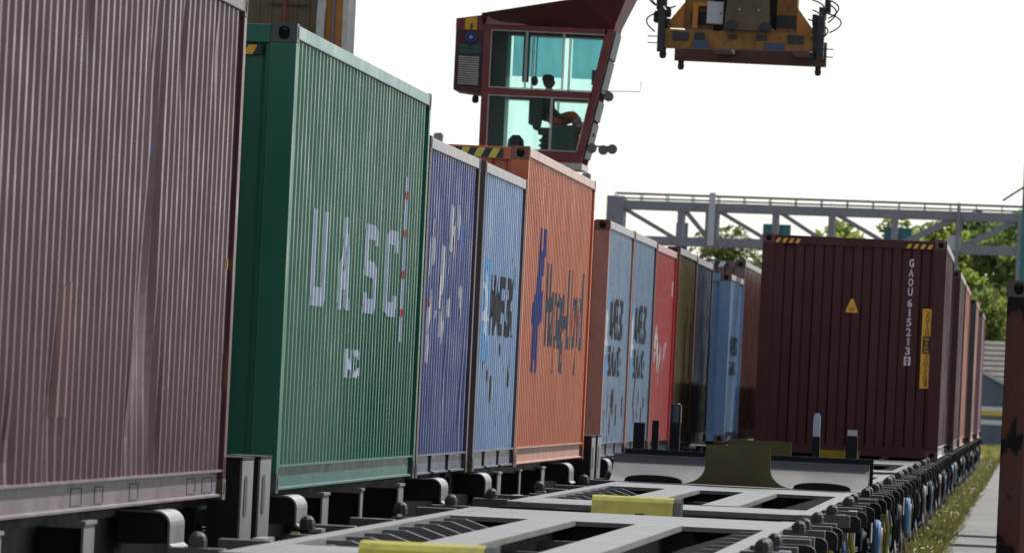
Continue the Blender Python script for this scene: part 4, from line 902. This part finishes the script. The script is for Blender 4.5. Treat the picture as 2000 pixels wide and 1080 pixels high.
# near end beam with its raised centre
nb = spp([(-5.72, 7.04), (-3.48, 7.09), (-3.48, 7.34), (-4.02, 7.35), (-4.15, 7.44), (-4.68, 7.42), (-4.85, 7.33), (-5.05, 7.31), (-5.72, 7.33)], Y0_, Y0_+.35, 'end_beam', P_crane)
for x0, x1, z0, z1, mt in ((-5.6, -5.36, 7.16, 7.29, P_dk), (-3.86, -3.62, 7.18, 7.31, P_dk), (-5.27, -5.12, 7.19, 7.29, P_dk), (-4.76, -4.63, 7.21, 7.28, P_dk), (-4.33, -4.17, 7.21, 7.29, P_dk), (-5.28, -5.05, 7.05, 7.18, flat('cover_blue', (.03, .06, .13))), (-4.2, -3.9, 7.07, 7.18, flat('cover_blue', (.03, .06, .13)))):
    spp([(x0, z0), (x1, z0), (x1, z1), (x0, z1)], Y0_-.03, Y0_-.002, 'access_cover', mt, nb)
spp([(-5.83, 7.03), (-5.722, 7.03), (-5.722, 7.34), (-5.80, 7.34)], Y0_, Y0_+.4, 'end_cap', P_dk, nb); spp([(-3.478, 7.06), (-3.37, 7.06), (-3.37, 7.36), (-3.478, 7.36)], Y0_, Y0_+.4, 'end_cap', P_dk, nb)
fb = spp([(-6.05, 7.30), (-3.55, 7.30), (-3.55, 7.7), (-6.05, 7.7)], Y1_-.35, Y1_, 'end_beam', paint('spreader_brown', (.09, .035, .02), rust=.5, rough=.6))
for x, y, z in ((-5.74, Y0_+.12, 7.04), (-3.47, Y0_+.12, 7.06), (-5.94, Y1_-.2, 7.31), (-3.68, Y1_-.2, 7.31)):
    b = MB(); b.lathe([(.05, 0), (.05, -.08), (.06, -.09), (.045, -.15), (.015, -.165)], (x, y, z), n=12); wpart(b, 'twistlock', P_dk, sp)
for x0 in (-5.35, -4.05): b = MB(); b.box(x0, x0+.3, Y0_+.352, Y1_-.352, 7.42, 7.62); wpart(b, 'side_beam', P_dk, sp)
# head block: centre housing, sheave cheeks, side frames
spp([(-4.83, 7.34), (-4.13, 7.36), (-4.16, 7.9), (-4.22, 8.6), (-4.72, 8.6), (-4.78, 7.9)], Y0_-.12, Y0_-.004, 'centre_housing', P_brown)
for x in (-4.72, -4.2): b = MB(); b.lathe([(.09, 0), (.09, -.05), (.04, -.07)], (x, Y0_-.12, 7.40), axis='y', n=14); wpart(b, 'pivot_pin', P_dk, sp)
for x in (-4.60, -4.31): b = MB(); b.lathe([(.025, 0), (.02, -.03)], (x, Y0_-.12, 7.66), axis='y', n=8); wpart(b, 'bolt', flat('bolt_grey', (.3, .32, .35)), sp)
for x0, x1 in ((-5.45, -5.02), (-4.05, -3.74)): spp([(x0, 7.36), (x1, 7.36), (x1, 8.7), (x0, 8.7)], Y0_+.36, Y0_+1.2, 'side_frame', P_crane)
spp([(-5.02, 7.36), (-4.05, 7.36), (-4.05, 8.7), (-5.02, 8.7)], Y0_+.9, Y0_+1.3, 'back_frame', P_dk)
for s, x in ((-1, -5.45), (1, -3.74)): spp([(x, 7.36), (x+s*.3, 7.36), (x, 7.75)], Y0_+.3, Y0_+.5, 'gusset', P_crane2)
b = MB(); b.box(-5.1, -4.86, Y0_+.1, Y0_+.34, 7.44, 7.77); cbx = wpart(b, 'control_box', flat('box_white', (.5, .52, .56)), sp)
b = MB(); b.box(-4.90, -4.885, Y0_+.09, Y0_+.1, 7.57, 7.61); wpart(b, 'latch', P_dk, cbx)
for z0, z1, x0, x1 in ((7.36, 7.74, -5.32, -5.24), (7.70, 7.76, -5.24, -5.1)): spp([(x0, z0), (x1, z0), (x1, z1), (x0, z1)], Y0_+.2, Y0_+.34, 'guard_bracket', P_crane2)
# flipper arms, hoses and motors at both ends
rnd = random.Random(7)
for s, x in ((-1, -5.72), (1, -3.42)):
    for k in range(11):
        a = x+s*rnd.uniform(-.05, .17); z = rnd.uniform(7.36, 7.85); b = MB(); wd = rnd.uniform(.05, .13); b.box(a-wd/2, a+wd/2, Y0_+rnd.uniform(.1, .4), Y0_+rnd.uniform(.5, .9), z-.07, z+rnd.uniform(.02, .12)); wpart(b, 'motor_block', P_dk, sp)
    for k in range(7):
        a = x+s*rnd.uniform(-.1, .2); z = rnd.uniform(7.1, 7.7); q = [(a, Y0_-.05, z), (a+s*rnd.uniform(.0, .12), Y0_-.08, z+.1), (a+s*rnd.uniform(.05, .15), Y0_-.05, z+.22), (a-s*.05, Y0_+.1, z+.3)]
        A_, B_, C_, D_ = [Vector(v) for v in q]; C_ = C_+Vector((s*.12, 0, 0)); B_ = B_+Vector((s*.1, 0, 0))
        q = [A_*(1-t)**3+B_*3*t*(1-t)**2+C_*3*t*t*(1-t)+D_*t**3 for t in [i/9 for i in range(10)]]
        b = MB(); b.tube(q, .013, 6); wpart(b, 'hose', P_dk, sp)
    b = MB(); b.box(x+s*.06-.05, x+s*.06+.05, Y0_-.06, Y0_+.3, 6.98, 7.62); wpart(b, 'flipper_arm', P_dk, sp)
    b = MB(); b.box(min(x, x+s*.26), max(x, x+s*.26), Y0_+.05, Y0_+.12, 7.2 if s < 0 else 7.0, 7.215 if s < 0 else 7.015); wpart(b, 'prong', P_dk, sp)
    b = MB(); b.box(min(x, x+s*.26), max(x, x+s*.26), Y0_+.05, Y0_+.12, 7.1 if s < 0 else 6.9+.22, 7.115 if s < 0 else 7.135); wpart(b, 'prong', P_dk, sp)
for x in (-5.2, -3.95):
    for y in (Y0_+.8, Y0_+1.1): b = MB(); b.tube([(x, y, 8.7), (x, y+7.0, 17.4)], .02, 6); wpart(b, 'rope', P_dk, sp)

# ------------------------------------------------------------------ far truss gantry
TY = 420.0
M_tr = paint('truss_grey', (.22, .23, .26), rust=.06, fade=.2, rough=.55); M_teal = paint('teal_cabinet', (.015, .16, .17), rust=.05, fade=.15)
tg = thing('truss_gantry', (-20, TY, -.3), 'pale grey steel truss gantry spanning the background before the trees', 'gantry')
def tp(a, b_, name, w_=.3, h_=.3, mat=M_tr, parent=None): q = MB(); q.bar(a, b_, w_, h_); return wpart(q, name, mat, parent or tg)
XA, XB = -20.2, 6.0
for dy in (0, 2.2):
    tp((XA, TY+dy, 10.75), (XB, TY+dy, 11.05), 'top_chord', .35, .42); tp((XA, TY+dy, 9.05), (XB, TY+dy, 9.5), 'bottom_chord', .35, .42)
    nodes = [-20.1, -17.0, -15.5, -12.45, -9.75, -6.72, -3.65, -.65, 2.4, 5.4]
    def zt(x): return 10.75+(x-XA)/(XB-XA)*.3
    def zb(x): return 9.05+(x-XA)/(XB-XA)*.45
    for i, x in enumerate(nodes):
        if i: tp((x, TY+dy, zb(x)+.2), (x, TY+dy, zt(x)-.2), 'vertical', .3 if i != 2 else .62, .3)
    for a, b_ in zip(nodes, nodes[1:]):
        if a < -7: tp((a, TY+dy+.05, zt(a)), (b_, TY+dy+.05, zb(b_)), 'diagonal', .16, .2)
        else: tp((a, TY+dy+.05, zb(a)), (b_, TY+dy+.05, zt(b_)), 'diagonal', .16, .26)
    tp((XA, TY+dy, zt(XA)+.55), (XB, TY+dy, zt(XB)+.55), 'handrail', .07, .08); tp((XA, TY+dy, zt(XA)+.33), (XB, TY+dy, zt(XB)+.33), 'handrail', .05, .05)
    for k in range(22): x = XA+k*1.24; tp((x, TY+dy, zt(x)+.2), (x, TY+dy, zt(x)+.55), 'rail_post', .05, .05)
for x, wd in ((-20.15, .85), (-.55, .55)):
    for dy in (0, 2.2): tp((x, TY+dy-.01, -.3), (x, TY+dy-.01, 11.15), 'leg', wd, .5)
tp((-15.5, TY-.2, 8.95), (-15.5, TY-.2, 11.5), 'mast_or_sunlit_face', .3, .3, paint('sunlit_face_white', (.5, .52, .56)))  # white bar for the post's sunlit face, light put into the colour
for x in (-12.45, -6.6): b = MB(); b.box(x-.65, x+.7, TY+2.42, TY+3.0, zb(x)+.22, zb(x)+1.0); wpart(b, 'teal_cabinet', M_teal, tg); 
b = MB(); b.box(-17.3, -16.72, TY+2.45, TY+3, 8.6, 10.05); wpart(b, 'teal_cabinet', paint('grey_green_cabinet', (.12, .2, .2)), tg)
b = MB(); b.box(-4.15, -3.52, TY-.22, TY-.19, 9.25, 9.97); wpart(b, 'sign_plate', flat('sign_white', (.5, .52, .56)), tg)
tp((-3.67, TY-.3, 8.3), (-3.67, TY-.3, 11.55), 'mast_or_sunlit_face', .16, .16, M_tr)
# lamp columns
for x, z, y, lab in ((-20.6, 10.3, 300, 'grey lamp head just above the blue container roof'), (-15.45, 9.15, 300, 'grey lamp head showing above the far top corner of the orange container')):
    t = thing('lamp_column', (x, y, -.3), lab, 'lamp', 'lamp columns behind the left train')
    b = MB(); b.tube([(x, y, -.3), (x, y, z-.3)], [.12, .07], 8); wpart(b, 'pole', M_tr, t)
    b = MB(); b.prism([(x-.15, z-.3), (x+.15, z-.3), (x+.17, z), (x+.1, z+.08), (x-.12, z+.06), (x-.17, z)], y-.15, y+.15); wpart(b, 'lamp_head', M_tr, t)
t = thing('crossing_pole', (-.3, 300, -.3), 'teal pole with a slanted strut at the right edge above the rusty container', 'pole')
b = MB(); b.tube([(-.36, 300, -.3), (-.36, 300, 12.5)], .11, 10); wpart(b, 'pole', M_teal, t)
b = MB(); b.bar((-1.14, 300, 8.92), (-.4, 300, 9.44), .05, .07); wpart(b, 'strut', P_dk, t)

# ------------------------------------------------------------------ buildings and barrier far right
M_wall = paint('shed_wall', (.16, .19, .24), rust=.02, fade=.2, rough=.7); M_tile = paint('roof_tile', (.08, .07, .062), rust=.05, rough=.8, dirt=.6)
hs = thing('shed', (2, 400, -.3), 'blue grey shed with brown tiled roof beyond the right train', 'building')
b = MB(); b.box(-3.4, 8, 400, 410, -.3, 2.9); wpart(b, 'wall', M_wall, hs)
b = MB(); b.add([(-3.8, 399.6, 2.75), (8.4, 399.6, 2.75), (8.4, 405, 4.9), (-3.8, 405, 4.9), (-3.8, 410.4, 2.75), (8.4, 410.4, 2.75)], [(0, 1, 2, 3), (3, 2, 5, 4)]); rf = wpart(b, 'roof', M_tile, hs)
for k in range(9): z = 2.8+k*.24; y = 399.6+(z-2.75)/2.15*5.4; b = MB(); b.box(-3.8, 8.4, y-.06, y+.05, z-.03, z+.018); wpart(b, 'tile_course', M_tile, rf)
an = thing('annex', (-.5, 396, -.3), 'low slate grey annex with a white sloping roof edge, in front of the shed', 'building')
b = MB(); b.prism([(-3.2, -.3), (1.6, -.3), (1.6, 1.6), (-3.2, 3.9)], 394, 398); wpart(b, 'wall', paint('annex_wall', (.1, .13, .18), rust=.02, rough=.7), an)
b = MB(); b.prism([(-3.3, 3.94), (1.7, 1.55), (1.7, 1.72), (-3.3, 4.12)], 393.8, 398.2); wpart(b, 'roof', paint('white_verge', (.5, .5, .5), rust=.05), an)
gb = thing('guard_rail', (-1, 345, -.3), 'white two rail barrier with yellow board across the far end of the path', 'barrier')
for z, m in ((1.78, 'w'), (1.25, 'w')): b = MB(); b.box(-12, 8, 345, 345.08, z-.09, z+.09); wpart(b, 'rail', flat('barrier_white', (.7, .7, .68)), gb)
b = MB(); b.box(-12, 8, 345.1, 345.15, 1.52, 1.68); wpart(b, 'board', flat('barrier_yellow', (.6, .4, .05)), gb)
for k in range(9): b = MB(); x = -11.5+k*2.4; b.box(x, x+.12, 345.16, 345.3, -.3, 1.86); wpart(b, 'post', flat('barrier_white', (.7, .7, .68)), gb)

# ------------------------------------------------------------------ vegetation
def leaf_cloud(rnd, blobs, n, size):
    b = MB(); vs = []; fs = []
    tot = sum(r**2 for *_, r in blobs)
    for cx, cy, cz, r in blobs:
        for _ in range(int(n*r*r/tot)):
            d = Vector((rnd.gauss(0, 1), rnd.gauss(0, 1), rnd.gauss(0, 1))).normalized()*r*rnd.uniform(.45, 1.08)
            p = Vector((cx, cy, cz))+Vector((d.x, d.y, d.z*.85)); s = size*rnd.uniform(.5, 1.3)
            u = Vector((rnd.gauss(0, 1), rnd.gauss(0, 1), rnd.gauss(0, 1))).normalized(); t = u.orthogonal().normalized(); k = len(vs)
            vs += [p-u*s, p+t*s*.55, p+u*s, p-t*s*.55]; fs.append((k, k+1, k+2, k+3))
    b.v = [tuple(v) for v in vs]; b.f = fs; return b
LM = [leafmat('leaves_mid', (.10, .17, .03), (.2, .27, .06), .6), leafmat('leaves_dark', (.06, .11, .03), (.13, .19, .05), .55), leafmat('leaves_yellow', (.15, .21, .035), (.28, .33, .08), .6)]
M_bark = paint('bark', (.07, .05, .035), rust=.1, rough=.9)
def tree_meshes(seed, mat, H=12., W=4.):
    rnd = random.Random(seed); blobs = []
    for k in range(26):
        t = rnd.random(); z = H*(.25+.7*t); rr = W*math.sin(math.pi*min(1, .15+.85*t))**.7*rnd.uniform(.2, .95); a = rnd.uniform(0, 6.283); blobs.append((rr*math.cos(a), rr*math.sin(a), z, rnd.uniform(.7, 1.5)))
    cr1 = leaf_cloud(rnd, blobs, 5200, .26).mesh(mat, fix=False)
    tk = MB(); tk.tube([(0, 0, 0), (.15, 0, H*.3), (-.1, .1, H*.6), (0, 0, H*.9)], [.28, .22, .13, .04], 8)
    for bx, by, bz, r in blobs[::3]: tk.tube([(0, 0, bz*.6), (bx*.5, by*.5, bz*.82), (bx, by, bz)], [.09, .06, .02], 5)
    return cr1, tk.mesh(M_bark)
TM = [tree_meshes(1, LM[0]), tree_meshes(2, LM[1]), tree_meshes(3, LM[2], 12, 3.4)]
rnd = random.Random(12)
spots_old = [(-21.5, 520, .55, 0), (-17.6, 515, .86, 2), (-13.4, 525, .62, 0), (-10.9, 518, 1.0, 2), (-8.2, 524, 1.08, 0), (-5.4, 516, 1.1, 2), (-3.6, 530, 1.12, 1), (-1.2, 512, 1.1, 0), (2.2, 520, 1.2, 1), (-25.5, 530, .5, 1), (-6.8, 545, 1.1, 1), (-15.2, 545, .5, 1), (-1.9, 470, .62, 2), (.9, 465, .7, 0), (-19.5, 548, .5, 1)]
spots = [(-21.5, 520, .84, 0), (-17.7, 515, 1.02, 2), (-14.2, 525, .8, 0), (-11.0, 518, 1.07, 2), (-8.2, 524, 1.1, 0), (-5.4, 516, 1.1, 2), (-3.6, 530, 1.15, 1), (-1.2, 512, 1.12, 0), (2.2, 520, 1.2, 1), (-25.5, 530, .8, 1), (-6.8, 545, 1.1, 1), (-15.6, 545, .85, 1), (-1.9, 470, .72, 2), (.9, 465, .8, 0), (-19.5, 548, .85, 1)]
names = ['low mid green tree at the left end of the wood under the truss', 'airy pale tree seen through the left panel of the truss', 'low mid green tree left of the numbered container roof', 'pale green tree behind the first cabinet on the truss', 'broad mid green tree behind the middle of the truss', 'tall yellow green tree behind the second truss cabinet', 'tall dark tree behind the white sign on the truss', 'mid green tree behind the right leg of the truss', 'dark tree at the right edge behind the pole', 'small dark tree farthest left below the truss', 'dark tree in the back row behind the middle of the truss', 'low dark tree in the back row left of the numbered container', 'yellow green tree just above the shed roof', 'mid green tree above the rusty standing container', 'low dark tree in the back row below the left end of the truss']
for (x, y, s, k), lab in zip(spots, names):
    t = thing('tree', (x, y, -.3), lab, 'tree', 'trees behind the truss gantry'); t.scale = (s*rnd.uniform(.95, 1.15), s, s); t.rotation_euler.z = rnd.uniform(0, 6.28)
    inst('crown', TM[k][0], t); inst('trunk', TM[k][1], t)
# hedge of undergrowth at the foot of the wood
rnd = random.Random(21); bl = [(rnd.uniform(-30, 12), rnd.uniform(498, 506), rnd.uniform(.2, 3.2), rnd.uniform(.8, 1.6)) for _ in range(110)]
o = struct('undergrowth', leaf_cloud(rnd, bl, 26000, .24).mesh(LM[0], fix=False), 'stuff'); o['label'] = 'mass of green undergrowth at the foot of the trees'; o['category'] = 'undergrowth'
# grass strip beside the right train
def grass(n, x0, x1, y0, y1, hmin, hmax, rnd, wd=.012, power=1.0):
    vs = []; fs = []
    for _ in range(n):
        t = rnd.random()**power; y = y0+(y1-y0)*t; x = rnd.uniform(x0, x1); h = rnd.uniform(hmin, hmax)*(1-.45*abs((x-(x0+x1)/2)/((x1-x0)/2))**3); a = rnd.uniform(0, 6.283); lx, ly = rnd.gauss(0, .35)*h, rnd.gauss(0, .35)*h
        dx, dy = math.cos(a)*wd, math.sin(a)*wd; k = len(vs)
        vs += [(x-dx, y-dy, -.3), (x+dx, y+dy, -.3), (x+lx*.5+dx*.8, y+ly*.5+dy*.8, -.3+h*.6), (x+lx, y+ly, -.3+h), (x+lx*.5-dx*.8, y+ly*.5-dy*.8, -.3+h*.6)]; fs.append((k, k+1, k+2, k+3, k+4))
    b = MB(); b.v = vs; b.f = fs; return b
rnd = random.Random(31)
o = struct('grass', grass(60000, -1.62, -1.0, 85, 330, .08, .34, rnd, .012, 1.5).mesh(leafmat('grass_blades', (.055, .085, .018), (.22, .19, .05), .5), fix=False), 'stuff'); o['label'] = 'rough green and yellow grass between the right train and the path'; o['category'] = 'grass'
vs = []; fs = []
fl = MB(); fl2 = MB()
for _ in range(380):
    y = 85+235*rnd.random()**1.5; x = rnd.uniform(-1.55, -1.02); z = -.3+rnd.uniform(.15, .42); s = rnd.uniform(.008, .02); (fl if rnd.random() < .8 else fl2).add([(x-s, y, z), (x, y-s, z+s*.4), (x+s, y, z), (x, y+s*.3, z+s)], [(0, 1, 2, 3)])
o = struct('wildflowers', fl.mesh(flat('petal_white', (.7, .68, .55)), fix=False), 'stuff'); o['label'] = 'tiny pale wildflowers scattered in the grass strip'; o['category'] = 'flowers'
o = struct('poppies', fl2.mesh(flat('petal_orange', (.75, .2, .03)), fix=False), 'stuff'); o['label'] = 'tiny orange wildflowers scattered in the grass strip'; o['category'] = 'flowers'
o = struct('verge_grass', grass(16000, -14, 4, 335, 394, .2, .6, rnd, .05).mesh(leafmat('verge_blades', (.12, .15, .03), (.3, .27, .08), .5), fix=False), 'stuff'); o['label'] = 'yellowing verge grass around the far barrier'; o['category'] = 'grass'
